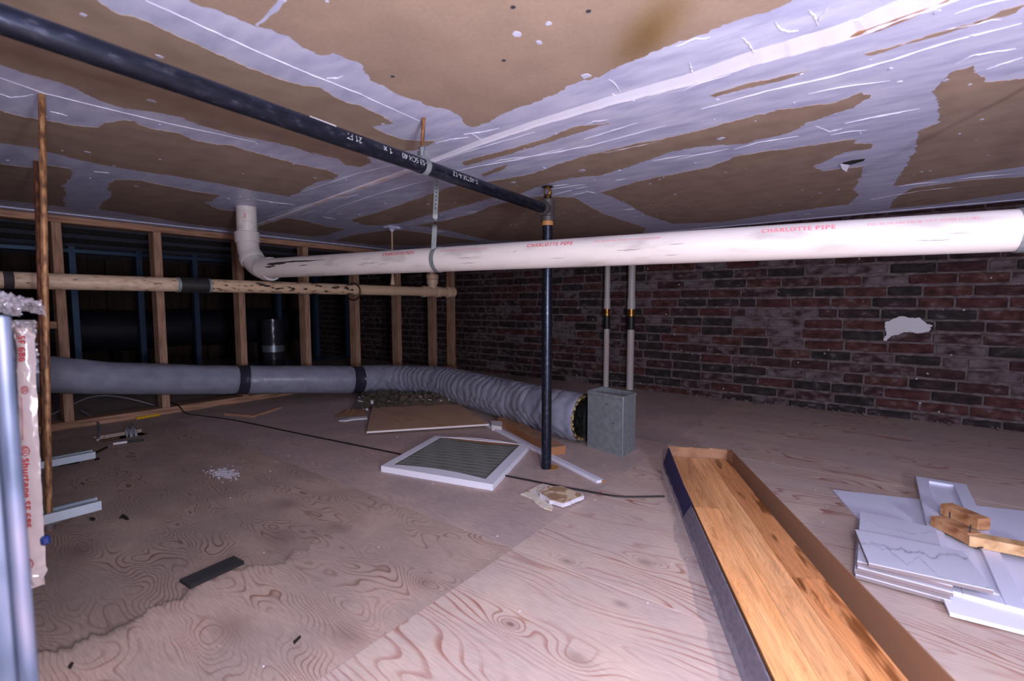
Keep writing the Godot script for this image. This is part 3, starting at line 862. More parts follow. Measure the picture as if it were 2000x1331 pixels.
	# many fine trowel marks, mostly along the joints
	for k in 170:
		var along_z := rng.randf() < 0.75
		var p := Vector2(rng.randf_range(0.3, 3.0), rng.randf_range(-2.6, 0.5))
		var L := rng.randf_range(0.03, 0.16)
		var a := rng.randf_range(-0.25, 0.25) + (PI / 2 if along_z else 0.0)
		var pts := []
		for i in 6:
			var q := p + Vector2(cos(a), sin(a)) * L * i / 5.0 + Vector2(-sin(a), cos(a)) * 0.012 * sin(i * 0.6) * rng.randf()
			pts.append(Vector3(q.x, CEIL - 0.0001, q.y))
		var inside := false
		for s in sets:
			if Geometry2D.is_point_in_polygon(p, PackedVector2Array(s)) or Geometry2D.is_point_in_polygon(Vector2(pts[5].x, pts[5].z), PackedVector2Array(s)):
				inside = true
		if not inside:
			r.tube(pts, [0.0004, 0.0011, 0.0016, 0.0014, 0.001, 0.0004], 5, false)
	var ro := obj("compound_ridge", r, M.ridge, c)
	ro.set_meta("kind", "stuff")
	# splashes of compound on the bare boards
	var sp := Geo.new()
	for k in 150:
		var p := Vector2(rng.randf_range(0.2, 2.6), rng.randf_range(-2.4, 0.4))
		var pts := []
		var s := rng.randf_range(0.0015, 0.0055) * (1.8 if rng.randf() < 0.15 else 1.0)
		for i in 7:
			var a := TAU * i / 7
			pts.append(p + Vector2(cos(a) * s * rng.randf_range(0.6, 1.6), sin(a) * s * rng.randf_range(0.6, 1.2)))
		sp.prism(PackedVector2Array(pts), CEIL, CEIL - 0.0016)
	for b in [[Vector2(1.770, -1.109), Vector2(1.763, -1.087), Vector2(1.743, -1.007), Vector2(1.772, -1.043)], [Vector2(1.507, -0.845), Vector2(1.497, -0.827), Vector2(1.515, -0.825), Vector2(1.526, -0.841)], [Vector2(0.892, -0.498), Vector2(0.895, -0.484), Vector2(0.907, -0.482), Vector2(0.909, -0.501)], [Vector2(1.456, -0.378), Vector2(1.450, -0.366), Vector2(1.457, -0.357), Vector2(1.471, -0.372)]]:
		sp.prism(ragged(b, 0.006, 0.002, 5), CEIL, CEIL - 0.002)
	var so := obj("compound_splash", sp, M.mud, c)
	so.set_meta("kind", "stuff")
	var st := Geo.new()
	st.prism(ragged([Vector2(0.400, -0.744), Vector2(0.409, -0.740), Vector2(0.412, -0.775), Vector2(0.416, -0.824), Vector2(0.415, -0.845), Vector2(0.410, -0.842), Vector2(0.409, -0.815), Vector2(0.404, -0.772)], 0.01, 0.003, 9), CEIL, CEIL - 0.0016)
	obj("compound_streak", st, M.mud, c)
	for p in [Vector2(0.630, -0.473), Vector2(0.666, -0.806), Vector2(0.710, -0.384), Vector2(0.751, -0.586)]:
		var s := Geo.new()
		s.lathe(at(Vector3(p.x, CEIL - 0.0012, p.y), 0, Vector3(PI, 0, 0)), [Vector2(0.0042, -0.001), Vector2(0.004, 0.0006), Vector2(0.0022, 0.0002), Vector2(0, -0.0004)], 12)
		obj("screw", s, M.screw, c)
	# torn hole with a dark gap and a flap of paper
	var h := Geo.new()
	h.prism([Vector2(1.948, -0.110), Vector2(1.933, -0.083), Vector2(1.938, -0.049), Vector2(1.961, -0.054), Vector2(1.983, -0.082), Vector2(1.990, -0.102)], CEIL, CEIL - 0.0016)
	obj("torn_hole", h, M.dark, c)
	var fl := Geo.new()
	fl.quad(Vector3(1.951, 1.132, -0.116), Vector3(1.984, 1.131, -0.091), Vector3(2.029, 1.119, -0.101), Vector3(1.990, 1.122, -0.112), Vector3.DOWN)
	obj("torn_paper", fl, M.ridge, c)
	# ragged compound lip where the ceiling stops short of the bricks
	var lip := []
	for i in 60:
		var z := -1.2 + i * 0.05
		lip.append(Vector2(3.115 + rng.randf_range(-0.004, 0.016), z))
	lip.append(Vector2(3.09, 1.75)); lip.append(Vector2(3.09, -1.2))
	var lg := Geo.new()
	lg.prism(PackedVector2Array(lip), CEIL + 0.012, CEIL - 0.003)
	obj("compound_lip", lg, M.mud, c)
	var up := Geo.new()
	up.box(at(Vector3(1.2, CEIL + 0.33, -2.05)), Vector3(5.6, 0.04, 9.0))
	up.box(at(Vector3(0.8, CEIL + 0.027, 0.45)), Vector3(4.6, 0.02, 3.6))
	up.box(at(Vector3(1.0, CEIL + 0.027, -3.9)), Vector3(5.1, 0.02, 5.0))
	obj("roof_deck", up, M.dark, c)


# a flat raised band under the ceiling: half widths and thickness, edges sloped
func band(g: Geo, pts: Array, half: Array, thick: float) -> void:
	var rows := []
	for i in pts.size():
		var d: Vector3 = ((pts[mini(i + 1, pts.size() - 1)] as Vector3) - pts[maxi(i - 1, 0)]).normalized()
		var s: Vector3 = Vector3(-d.z, 0, d.x) * half[i]
		rows.append([pts[i] - s, pts[i] - s * 0.8 + Vector3.DOWN * thick * 0.8, pts[i] + Vector3.DOWN * thick, pts[i] + s * 0.8 + Vector3.DOWN * thick * 0.8, pts[i] + s])
	for i in pts.size() - 1:
		for j in 4:
			g.quad(rows[i][j], rows[i][j + 1], rows[i + 1][j + 1], rows[i + 1][j], Vector3.DOWN)


func brick_shape(L: float, sd: int) -> Geo:
	var r := RandomNumberGenerator.new()
	r.seed = sd
	var g := Geo.new()
	# face towards -x at 0; slightly uneven outline, rounded arrises
	var hy := 0.0268
	var ring := []
	var k := 10
	for i in k:
		var a := -0.5 + float(i) / (k - 1)
		ring.append(Vector2(a * L, hy + r.randf_range(-0.0025, 0.001)))
	for i in k:
		var a := 0.5 - float(i) / (k - 1)
		ring.append(Vector2(a * L, -hy - r.randf_range(-0.0025, 0.001)))
	for i in [0, k - 1, k, 2 * k - 1]:
		ring[i] = ring[i] * Vector2(1, 0.9)
	var n := ring.size()
	var ctr := Vector3(-r.randf_range(0.0, 0.001), 0, 0)
	var layers := []
	for d in [[0.03, 1.0, 0.0], [0.004, 1.0, 0.0], [0.0, 1.0, 0.004]]:
		var row := []
		for i in n:
			var p: Vector2 = ring[i]
			row.append(Vector3(d[0], p.y - signf(p.y) * d[2], p.x - signf(p.x) * d[2]))
		layers.append(row)
	for l in 2:
		for i in n:
			var j := (i + 1) % n
			var out := Vector3(-0.5 * l, ring[i].y * 3.0, (ring[i].x + ring[j].x) * 0.3)
			g.quad(layers[l][i], layers[l][j], layers[l + 1][j], layers[l + 1][i], out)
	for i in n:
		var j := (i + 1) % n
		g.tri(ctr, layers[2][i], layers[2][j], Vector3.LEFT, Vector3.LEFT, Vector3.LEFT)
	return g


func build_brick_wall() -> void:
	var w := structure("wall_back", "old dark red brick wall with smeared grey mortar")
	var g := Geo.new()
	g.box(at(Vector3(BRICK_X + 0.106, 0.7, -2.05)), Vector3(0.2, 1.5, 8.9))
	obj("mortar", g, M.mortar, w)
	var shapes := []
	var lens := [0.20, 0.205, 0.196, 0.095, 0.15]
	for k in 10:
		shapes.append(brick_shape(lens[k % 5], 500 + k))
	var meshes := []
	for s in shapes:
		meshes.append(s.mesh())
	var rest := Geo.new()
	var rest_dark := Geo.new()
	var made := 0
	for row in 22:
		var y := 0.012 + row * 0.0665
		var z := 1.75 - rng.randf_range(0.0, 0.2)
		while z > FAR_Z + 0.1:
			var q := rng.randf()
			var kind := rng.randi() % 3
			if q < 0.10:
				kind = 3
			elif q < 0.2:
				kind = 4
			var k := kind + 5 * (rng.randi() % 2)
			var L: float = lens[kind]
			var p := Vector3(BRICK_X + rng.randf_range(-0.004, 0.003), y + rng.randf_range(-0.002, 0.002), z - L / 2)
			var t := Transform3D(Basis.from_euler(Vector3(rng.randf_range(-0.012, 0.012), rng.randf_range(-0.012, 0.012), 0)), p)
			var m: Material
			var patch := wob.get_noise_2d(p.z * 1.6, p.y * 3.0)
			if rng.randf() < 0.14 + 0.8 * patch:
				m = M.smeared[rng.randi() % 2]
			else:
				m = M.bricks[rng.randi() % 6]
			var front := p.z < 0.78 and p.z > -2.95 and y < 1.08
			if front and made < 300:
				var o := obj("brick", meshes[k], m, w)
				o.transform = t
				made += 1
			else:
				(rest if rng.randf() < 0.6 else rest_dark).add(shapes[k], t)
			z -= L + 0.010
	var ro := obj("brick_field", rest, M.bricks[1], w)
	ro.set_meta("kind", "stuff")
	var rd := obj("brick_field", rest_dark, M.bricks[4], w)
	rd.set_meta("kind", "stuff")
	# splash of white plaster
	var s := Geo.new()
	var t := Transform3D(Basis(Vector3(0, 0, 1), Vector3(-1, 0, 0), Vector3(0, 1, 0)), Vector3(BRICK_X - 0.006, 0, 0))
	s.prism(ragged([Vector2(0.044, 0.447), Vector2(0.052, 0.49), Vector2(0.052, 0.532), Vector2(0.046, 0.562), Vector2(0.08, 0.585), Vector2(0.119, 0.599), Vector2(0.199, 0.589), Vector2(0.23, 0.568), Vector2(0.262, 0.552), Vector2(0.245, 0.514), Vector2(0.192, 0.501), Vector2(0.135, 0.505), Vector2(0.089, 0.485), Vector2(0.062, 0.462)], 0.007, 0.009, 33), -0.006, 0.006, 0.001, t)
	obj("plaster_splash", s, M.plaster, w)
	var d := Geo.new()
	for k in 60:
		var p := Vector3(BRICK_X - 0.001, rng.randf_range(0.03, 0.95), rng.randf_range(-2.4, 0.7))
		d.box(at(p, rng.randf() * 3.0, Vector3(rng.randf(), 0, rng.randf())), Vector3(0.006, 0.006, 0.006) * rng.randf_range(0.5, 1.5), 0.001)
	var dd := obj("mortar_fleck", d, M.plaster, w)
	dd.set_meta("kind", "stuff")
	# rubble of mortar along the foot of the wall
	var rb := Geo.new()
	for k in 140:
		var z := rng.randf_range(-3.2, 0.9)
		rb.box(at(Vector3(BRICK_X - rng.randf_range(0.0, 0.05), 0.004, z), rng.randf() * 3.0, Vector3(rng.randf(), 0, rng.randf())), Vector3(0.02, 0.012, 0.03) * rng.randf_range(0.3, 1.1), 0.002)
	var ro2 := obj("mortar_rubble", rb, M.mortar, w)
	ro2.set_meta("kind", "stuff")


func build_stud_wall() -> void:
	var w := structure("wall_left", "open wall of bare wooden studs between two plates")
	var xs := [-0.76, -0.30, 0.135, 0.58, 1.022, 1.487, 1.955, 2.395, 2.835, 3.275, 3.535]
	for x in xs:
		var g := Geo.new()
		g.box(at(Vector3(x + 0.021, 0.5675, STUD_Z - 0.0445), rng.randf_range(-0.03, 0.03)), Vector3(0.041, 1.055, 0.089), 0.003)
		obj("stud", g, M.stud, w)
	var g := Geo.new()
	g.box(at(Vector3(1.05, CEIL - 0.02, STUD_Z - 0.0445)), Vector3(5.08, 0.036, 0.09), 0.002)
	obj("top_plate", g, M.plate, w)
	g = Geo.new()
	g.box(at(Vector3(1.05, 0.02, STUD_Z - 0.0445)), Vector3(5.08, 0.04, 0.092), 0.003)
	obj("bottom_plate", g, M.plate, w)
	g = Geo.new()
	g.box(at(Vector3(0.378, 0.56, STUD_Z - 0.045)), Vector3(0.40, 0.038, 0.085), 0.003)
	obj("blocking", g, M.plate, w)
	g = Geo.new()
	g.box(at(Vector3(0.36, 0.29, STUD_Z - 0.097)), Vector3(0.36, 0.50, 0.012), 0.001)
	obj("plywood_panel", g, M.panel, w)
	# the compound slopped over the top plate
	var lip := []
	for i in 100:
		lip.append(Vector2(-1.4 + i * 0.05, STUD_Z + rng.randf_range(0.001, 0.008)))
	lip.append(Vector2(3.55, STUD_Z + 0.09)); lip.append(Vector2(-1.4, STUD_Z + 0.09))
	g = Geo.new()
	g.prism(PackedVector2Array(lip), CEIL, CEIL - 0.006)
	obj("compound_lip", g, M.mud, w)


func build_beyond() -> void:
	# the dark bay behind the studs: a frame of steel studs, a wood-lined wall far behind
	var w := structure("wall_inner", "frame of steel studs in the dark bay behind the wooden studs")
	for x in [-0.3, 0.1, 0.54, 0.976, 1.42, 1.857, 2.233, 2.66, 3.1, 3.5]:
		var g := Geo.new()
		var z := -5.2
		g.box(at(Vector3(x + 0.02, CEIL / 2, z)), Vector3(0.04, CEIL, 0.0015))
		g.box(at(Vector3(x, CEIL / 2, z - 0.03)), Vector3(0.0015, CEIL, 0.06))
		g.box(at(Vector3(x + 0.04, CEIL / 2, z - 0.03)), Vector3(0.0015, CEIL, 0.06))
		obj("steel_stud", g, M.steel_blue, w)
	for y in [0.02, CEIL - 0.035]:
		var g := Geo.new()
		g.box(at(Vector3(1.1, y, -5.23)), Vector3(5.0, 0.03, 0.07), 0.001)
		obj("steel_track", g, M.steel_blue, w)
	for z in [-3.95, -4.55]:
		var g := Geo.new()
		g.box(at(Vector3(1.1, CEIL - 0.016, z)), Vector3(5.0, 0.03, 0.04), 0.002)
		obj("furring_channel", g, M.dark, w)
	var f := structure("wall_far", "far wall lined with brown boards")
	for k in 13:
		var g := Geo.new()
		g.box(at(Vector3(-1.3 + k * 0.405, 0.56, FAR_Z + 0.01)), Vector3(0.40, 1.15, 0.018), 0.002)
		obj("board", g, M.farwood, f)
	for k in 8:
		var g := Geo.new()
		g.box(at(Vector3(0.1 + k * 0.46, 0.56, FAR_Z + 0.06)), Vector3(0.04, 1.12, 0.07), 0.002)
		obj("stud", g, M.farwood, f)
	var g := Geo.new()
	g.box(at(Vector3(1.1, 0.56, FAR_Z - 0.06)), Vector3(5.4, 1.6, 0.1))
	obj("sheathing", g, M.dark, f)
	var t := thing("insulated_duct", "dark blue wrapped round duct lying across the dark bay behind the steel studs", "duct", Vector3(1.4, 0.15, -5.75))
	g = Geo.new()
	var path := []
	for i in 40:
		path.append(Vector3(-0.6 + i * 0.1, 0.42 + 0.01 * sin(i * 0.8), -5.75))
	g.tube(path, [0.19], 22, true, func(s, a): return 0.008 * wob.get_noise_2d(s * 6.0, a))
	obj("sleeve", g, M.insulation, t)
	for x in [0.2, 1.4, 2.6]:
		g = Geo.new()
		g.box(at(Vector3(x, 0.115, -5.75)), Vector3(0.05, 0.23, 0.3), 0.003)
		obj("support_block", g, M.farwood, t)
	settle(t)
	t = thing("duct_riser", "grey wrapped duct stub standing upright behind the wooden studs, shiny tape on its front", "duct", Vector3(2.22, 0, -4.45))
	g = Geo.new()
	path = []
	for i in 20:
		path.append(Vector3(2.22, i * 0.028, -4.45))
	g.tube(path, [0.085, 0.09, 0.092], 24, true, func(s, a): return 0.004 * wob.get_noise_2d(s * 20.0, a * 2.0))
	obj("sleeve", g, M.duct_tape, t)
	g = Geo.new()
	g.tube([Vector3(2.22, 0.23, -4.45), Vector3(2.22, 0.29, -4.45)], [0.0955], 24, false)
	obj("tape_band", g, M.galv_bright, t)
	settle(t)
	g = Geo.new()
	path = []
	for i in 30:
		path.append(Vector3(0.5 + i * 0.02, 0.005 + 0.10 * sin(PI * i / 29.0), -3.75 + 0.05 * sin(i * 0.3)))
	g.tube(path, [0.004], 8)
	tag(obj("electrical_cable", g, M.cable_grey), "thin grey cable looping on the floor behind the first wooden studs", "cable")


func build_enclosure() -> void:
	var w := structure("wall_right", "plain gypsum wall closing the crawl space")
	var g := Geo.new()
	g.box(at(Vector3(1.2, 0.6, 2.35)), Vector3(5.4, 1.7, 0.1))
	obj("gypsum_board", g, M.gypsum, w)
	w = structure("wall_rear", "plain gypsum wall behind the viewer")
	g = Geo.new()
	g.box(at(Vector3(-1.5, 0.6, -2.05)), Vector3(0.1, 1.7, 8.9))
	obj("gypsum_board", g, M.gypsum, w)


func build_black_pipe() -> void:
	var foot := Vector3(1.619, 0, -1.046)
	var t := thing("sprinkler_pipe", "black steel sprinkler pipe running below the ceiling to a tee on an upright black post", "pipe", foot)
	var y := 1.039
	var a := Vector3(-1.4, y, -0.8)
	var b := Vector3(1.60, y, -1.0445)
	var R := 0.0195
	var g := Geo.new()
	var path := []
	for i in 25:
		path.append(a.lerp(b, i / 24.0))
	g.tube(path, [R], 32)
	var run := obj("horizontal_pipe", g, M.black_pipe, t)
	g = Geo.new()
	path = []
	for i in 12:
		path.append(Vector3(foot.x, lerpf(-0.25, y - 0.045, i / 11.0), foot.z))
	g.tube(path, [0.0205], 32)
	obj("post", g, M.black_pipe, t)
	g = Geo.new()
	g.lathe(at(Vector3(foot.x, y - 0.062, foot.z)), [Vector2(0.0212, 0.0), Vector2(0.0222, 0.004), Vector2(0.0222, 0.02), Vector2(0.0212, 0.024)], 28)
	obj("sealed_thread", g, M.thread, t)
	g = Geo.new()
	g.lathe(at(Vector3(foot.x, y, foot.z)), [Vector2(0.0, -0.045), Vector2(0.0285, -0.045), Vector2(0.0295, -0.042), Vector2(0.0295, -0.028), Vector2(0.0265, -0.024), Vector2(0.0265, 0.02), Vector2(0.0285, 0.024), Vector2(0.0285, 0.036), Vector2(0.026, 0.039), Vector2(0.016, 0.040), Vector2(0.0, 0.040)], 28)
	var d := (a - b).normalized()
	g.lathe(along(Vector3(foot.x, y, foot.z), Vector3(foot.x, y, foot.z) + d), [Vector2(0.0235, 0.0), Vector2(0.0245, 0.03), Vector2(0.0285, 0.034), Vector2(0.0285, 0.046), Vector2(0.027, 0.049), Vector2(0.0195, 0.049)], 28)
	obj("tee", g, M.iron, t)
	var s := Geo.new()
	s.lathe(at(Vector3(foot.x, y + 0.038, foot.z)), [Vector2(0.013, 0), Vector2(0.013, 0.008), Vector2(0.0155, 0.0085), Vector2(0.0155, 0.016), Vector2(0.011, 0.018), Vector2(0.006, 0.021), Vector2(0, 0.022)], 6)
	var head := obj("sprinkler_head", s, M.bronze, t)
	g = Geo.new()
	for sx in [-1, 1]:
		g.tube([Vector3(foot.x, y + 0.052, foot.z) + Vector3(sx * 0.6, 0, sx * 0.8) * 0.011, Vector3(foot.x, y + 0.068, foot.z) + Vector3(sx * 0.6, 0, sx * 0.8) * 0.014, Vector3(foot.x, y + 0.080, foot.z) + Vector3(sx * 0.6, 0, sx * 0.8) * 0.010, Vector3(foot.x, y + 0.087, foot.z) + Vector3(sx * 0.6, 0, sx * 0.8) * 0.003], [0.0028], 8)
	obj("frame_arm", g, M.bronze, head)
	g = Geo.new()
	g.tube([Vector3(foot.x, y + 0.056, foot.z), Vector3(foot.x + 0.006, y + 0.068, foot.z + 0.008), Vector3(foot.x + 0.004, y + 0.077, foot.z + 0.006), Vector3(foot.x, y + 0.086, foot.z)], [0.003, 0.005, 0.004, 0.003], 8)
	obj("link_lever", g, M.brass, head)
	g = Geo.new()
	var gear := PackedVector2Array()
	for i in 48:
		var r := 0.0235 if (i % 4) < 2 else 0.018
		gear.append(Vector2(cos(TAU * i / 48), sin(TAU * i / 48)) * r)
	g.prism(gear, 0, 0.0016, 0.0, at(Vector3(foot.x, y + 0.087, foot.z)))
	obj("deflector", g, M.bronze, head)
	# stencilled lettering, upside down along the pipe
	var ax := (a - b).normalized()
	var side := Vector3(0, 0, 1).rotated(Vector3.UP, -atan2(b.z - a.z, b.x - a.x))
	var out := (side * cos(0.18) - Vector3.UP * sin(0.18)).normalized()
	out = (side * 0.97 + Vector3.UP * 0.1).normalized()
	var up := ax.cross(out) * -1.0
	up = out.cross(ax)
	for e in [["21 FT", 0.672], ["1 x", 0.772], ["A-53 SCH 40", 0.868], ["E-ASTM A-12", 1.075]]:
		var p := a.lerp(b, (e[1] + 1.4) / 3.0) + out * R
		lettering(e[0], 0.0125, p, ax, up, R, M.print_white, run, false, {"21 FT": 1.0, "1 x": 1.3, "A-53 SCH 40": 1.05, "E-ASTM A-12": 1.2}[e[0]])
	# dab of white paint
	g = Geo.new()
	var q := a.lerp(b, (0.60 + 1.4) / 3.0)
	for k in 5:
		var pp := a.lerp(b, (0.575 + k * 0.012 + 1.4) / 3.0) + (side * 0.45 + Vector3.UP * (0.9 - k * 0.05)).normalized() * (R + 0.0002)
		g.box(Transform3D(Basis.looking_at(side + Vector3.UP, Vector3.RIGHT), pp), Vector3(0.005, 0.014, 0.001), 0.0002)
	obj("paint_dab", g, M.chip, run)
	settle(t)
	# worn rim of the floor hole round the post
	g = Geo.new()
	g.prism(ring2(Vector2(1.638, -1.037), 0.034, 24), 0.0, 0.0012)
	tag(obj("pipe_collar", g, M.thread), "brown round cardboard collar on the floor at the foot of the black post", "collar")
	# hanger
	var hp := Vector3(0.852, 0, -0.930)
	var hx := Vector3(0.915, y, -0.9888)
	t = thing("pipe_hanger", "rusty threaded rod with a grey strap loop holding the black pipe", "hanger", Vector3(hx.x, y, hx.z))
	g = Geo.new()
	var top := Vector3(0.857, CEIL + 0.002, -0.922)
	var low := Vector3(0.890, y + 0.036, -0.966)
	g.tube([top, low], [0.0048], 12)
	obj("rod", g, M.rust, t)
	g = Geo.new()
	g.lathe(along(low, low + (low - top)), [Vector2(0, -0.008), Vector2(0.0085, -0.008), Vector2(0.0085, 0.004), Vector2(0.006, 0.0045), Vector2(0.006, 0.016), Vector2(0, 0.016)], 6)
	obj("nut", g, M.galv_bright, t)
	g = Geo.new()
	loop(g, hx, (b - a).normalized(), R + 0.002, 0.009, 0.04)
	obj("strap_loop", g, M.galv, t)
	settle(t)


func ring2(c: Vector2, r: float, n: int) -> PackedVector2Array:
	var p := PackedVector2Array()
	for i in n:
		p.append(c + Vector2(cos(TAU * i / n), sin(TAU * i / n)) * r)
	return p


# strap round a pipe: axis, radius, half width; pulled up to a point at height rise
func loop(g: Geo, c: Vector3, ax: Vector3, r: float, half: float, rise: float) -> void:
	var s := ax.cross(Vector3.UP).normalized()
	var pts := []
	if rise > 0:
		pts.append(s * 0.012 + Vector3.UP * rise)
	for i in 21:
		var a := lerpf(deg_to_rad(150 if rise > 0 else 180), deg_to_rad(-150 if rise > 0 else -180), i / 20.0) - PI / 2
		a = lerpf(deg_to_rad(50), deg_to_rad(-230), i / 20.0) if rise > 0 else TAU * i / 20.0
		pts.append(s * cos(a) * r + Vector3.UP * sin(a) * r)
	if rise > 0:
		pts.append(s * -0.012 + Vector3.UP * rise)
	for i in pts.size() - 1:
		var p: Vector3 = pts[i]; var q: Vector3 = pts[i + 1]
		var o := (p + q).normalized()
		for k in [[0.0, 1.0], [0.0018, 1.0]]:
			var off: Vector3 = o * k[0]
			g.quad(c + p + off - ax * half, c + q + off - ax * half, c + q + off + ax * half, c + p + off + ax * half, o if k[0] > 0 else -o)
		for sg in [-1.0, 1.0]:
			g.quad(c + p + ax * half * sg, c + q + ax * half * sg, c + q + o * 0.0018 + ax * half * sg, c + p + o * 0.0018 + ax * half * sg, ax * sg)


func build_white_drain() -> void:
	var A := Vector3(1.12, 0.835, -2.24)
	var B := Vector3(1.467, 0.825, 0.24)
	var dir := (B - A).normalized()
	var E := A + dir * 4.4
	E = A + dir * ((2.28 - A.z) / dir.z)
	var R := 0.0445
	var t := thing("drain_pipe", "long white plastic drain pipe with red lettering, bending up into the ceiling", "pipe", Vector3(1.109, 0.835, -2.434))
	var g := Geo.new()
	var path := []
	for i in 40:
		path.append((A - dir * 0.07).lerp(E, i / 39.0))
	g.tube(path, [R], 40)
	var run := obj("horizontal_pipe", g, M.pvc, t)
	g = Geo.new()
	g.tube([Vector3(1.109, CEIL + 0.03, -2.434), Vector3(1.109, 0.95, -2.434)], [R], 36)
	var stub := obj("vertical_pipe", g, M.pvc, t)
	# bend out of the hubs and two elbows
	g = Geo.new()
	var cen := Vector3(1.109, 0.835 + 0.135, -2.434) + Vector3(dir.x, 0, dir.z).normalized() * 0.135
	var hd := Vector3(dir.x, 0, dir.z).normalized()
	path = []
	for i in 13:
		var a := PI / 2 * i / 12.0
		path.append(cen - hd * cos(a) * 0.135 + Vector3.DOWN * sin(a) * 0.135)
	g.tube(path, [R + 0.0045], 32)
	obj("elbow", g, M.pvc_small, t)
	for k in [[0, -0.006, 0.044], [5, -0.012, 0.014], [12, -0.006, 0.042]]:
		var i: int = k[0]
		var p: Vector3 = path[i]
		var d: Vector3 = (path[mini(i + 1, 12)] - path[maxi(i - 1, 0)]).normalized()
		if i == 0:
			d = -d
		g = Geo.new()
		g.lathe(along(p, p + d), [Vector2(R, k[1]), Vector2(R + 0.0085, k[1]), Vector2(R + 0.0105, k[1] + 0.002), Vector2(R + 0.0105, k[2] - 0.002), Vector2(R + 0.0085, k[2]), Vector2(R, k[2])], 36)
		obj("hub", g, M.pvc_small, t)
	# red lettering along the upper flank
	var side := dir.cross(Vector3.UP).normalized()
	if side.x > 0:
		side = -side
	var out := (side * cos(0.62) + Vector3.UP * sin(0.62)).normalized()
	var up := (Vector3.UP * cos(0.62) - side * sin(0.62)).normalized()
	var spots := [[Vector3(1.232, 0.832, -1.442), 0], [Vector3(1.318, 0.829, -0.826), 1], [Vector3(1.410, 0.827, -0.167), 2]]
	for s in spots:
		lettering("CHARLOTTE PIPE", 0.0125, s[0] + out * R, dir, up, R, M.print_red if s[1] != 2 else M.print_pink, run, true, 1.12)
	for s in [Vector3(1.272, 0.831, -1.151), Vector3(1.351, 0.828, -0.586), Vector3(1.443, 0.826, 0.066)]:
		lettering("PVC 40 IN 260 PSI @ 73°C ASTM D-1785", 0.0062, s + out * R, dir, up, R, M.print_pink, run, false, 1.25)
	lettering("PVC", 0.010, Vector3(1.109, 1.085, -2.434) + Vector3(-0.55, 0, 0.83) * R, Vector3.DOWN, Vector3(0.83, 0, 0.55), R, M.print_red, stub, true)
	# dark scrapes near the bend
	g = Geo.new()
	for k in [[0.03, 0.17, 0.30, 0.008], [0.05, 0.42, 0.42, 0.005], [0.02, 0.10, 0.05, 0.005], [0.25, 0.32, 0.0, 0.002], [0.62, 0.72, -0.1, 0.001]]:
		scrape(g, A, dir, side, R, k[0], k[1], k[2], k[3])
	for k in 14:
		var s0 := rng.randf_range(0.6, 2.4)
		scrape(g, A, dir, side, R, s0, s0 + rng.randf_range(0.01, 0.08), rng.randf_range(-0.6, 0.3), 0.0007)
	obj("scuff", g, M.scuff, run).set_meta("kind", "stuff")
	settle(t)
	# strap from the ceiling
	t = thing("hanger_strap", "long twisted grey perforated strap holding the white pipe from the ceiling", "strap", Vector3(1.254, 0.83, -1.28))
	var c := Vector3(1.254, 0.831, -1.28)
	g = Geo.new()
	loop(g, c, dir, R + 0.0006, 0.009, 0)
	obj("pipe_loop", g, M.galv, t)
	g = Geo.new()
	var top := Vector3(1.262, CEIL, -1.292)
	var lo := c + side * (R + 0.001) + Vector3.UP * 0.012
	var n := 40
	var face := Vector3(0.7, 0, -0.71)
	var rows := []
	for i in n + 1:
		var f := float(i) / n
		var p := top.lerp(c + side * 0.030 + Vector3.UP * 0.034, smoothstep(0.0, 1.0, f) * 0.25 + f * 0.75)
		var tw := PI * smoothstep(0.52, 0.70, f)
		var wv := Vector3(0.6, 0, 0.8).rotated(Vector3.UP, tw)
		rows.append([p - wv * 0.0085, p + wv * 0.0085, wv.cross(Vector3.UP)])
	for i in n:
		g.quad(rows[i][0], rows[i][1], rows[i + 1][1], rows[i + 1][0], rows[i][2])
		g.quad(rows[i][0] + rows[i][2] * 0.0012, rows[i][1] + rows[i][2] * 0.0012, rows[i + 1][1] + rows[i + 1][2] * 0.0012, rows[i + 1][0] + rows[i + 1][2] * 0.0012, rows[i][2])
	var st := obj("strap", g, M.galv, t)
	g = Geo.new()
	for i in 9:
		var r: Array = rows[2 + i * 2]
		var m: Vector3 = (r[0] + r[1]) / 2.0
		for sg in [-1.0, 1.0]:
			g.lathe(Transform3D(Basis(r[2].cross(Vector3.UP), -r[2] * sg, Vector3.UP), m + r[2] * (0.0016 if sg < 0 else -0.0004)), [Vector2(0.0024, 0), Vector2(0, 0.0001)], 8)
	obj("perforation", g, M.dark, st)
	settle(t)
	t = thing("pipe_strap", "dark grey metal band round the white pipe at the right edge", "strap", Vector3(1.466, 0.825, 0.235))
	g = Geo.new()
	loop(g, Vector3(1.467, 0.825, 0.239), dir, R + 0.0006, 0.011, 0)
	obj("band", g, M.galv, t)
	g = Geo.new()
	g.box(at(Vector3(1.467, 0.825, 0.239) + Vector3(0, 0.175, 0.02)), Vector3(0.002, 0.27, 0.018), 0.0004)
	obj("drop_strap", g, M.galv, t)
	settle(t)


# a thin dark mark laid on a pipe: from s0 to s1 along it, at angle th above its side
func scrape(g: Geo, A: Vector3, dir: Vector3, side: Vector3, R: float, s0: float, s1: float, th: float, half: float) -> void:
	var n := 14
	var prev := []
	for i in n + 1:
		var f := float(i) / n
		var w := half * sin(PI * clampf(f * 0.9 + 0.08, 0, 1)) * (0.6 + 0.6 * absf(wob.get_noise_2d(f * 9.0, s0 * 30.0)))
		var row := []
		for k in [-1.0, 1.0]:
			var a: float = th + k * w / R + 0.06 * wob.get_noise_2d(f * 3.0, s1 * 17.0)
			row.append(A + dir * lerpf(s0, s1, f) + (side * cos(a) + Vector3.UP * sin(a)) * (R + 0.0006))
		if i > 0:
			g.quad(prev[0], prev[1], row[1], row[0], side)
		prev = row


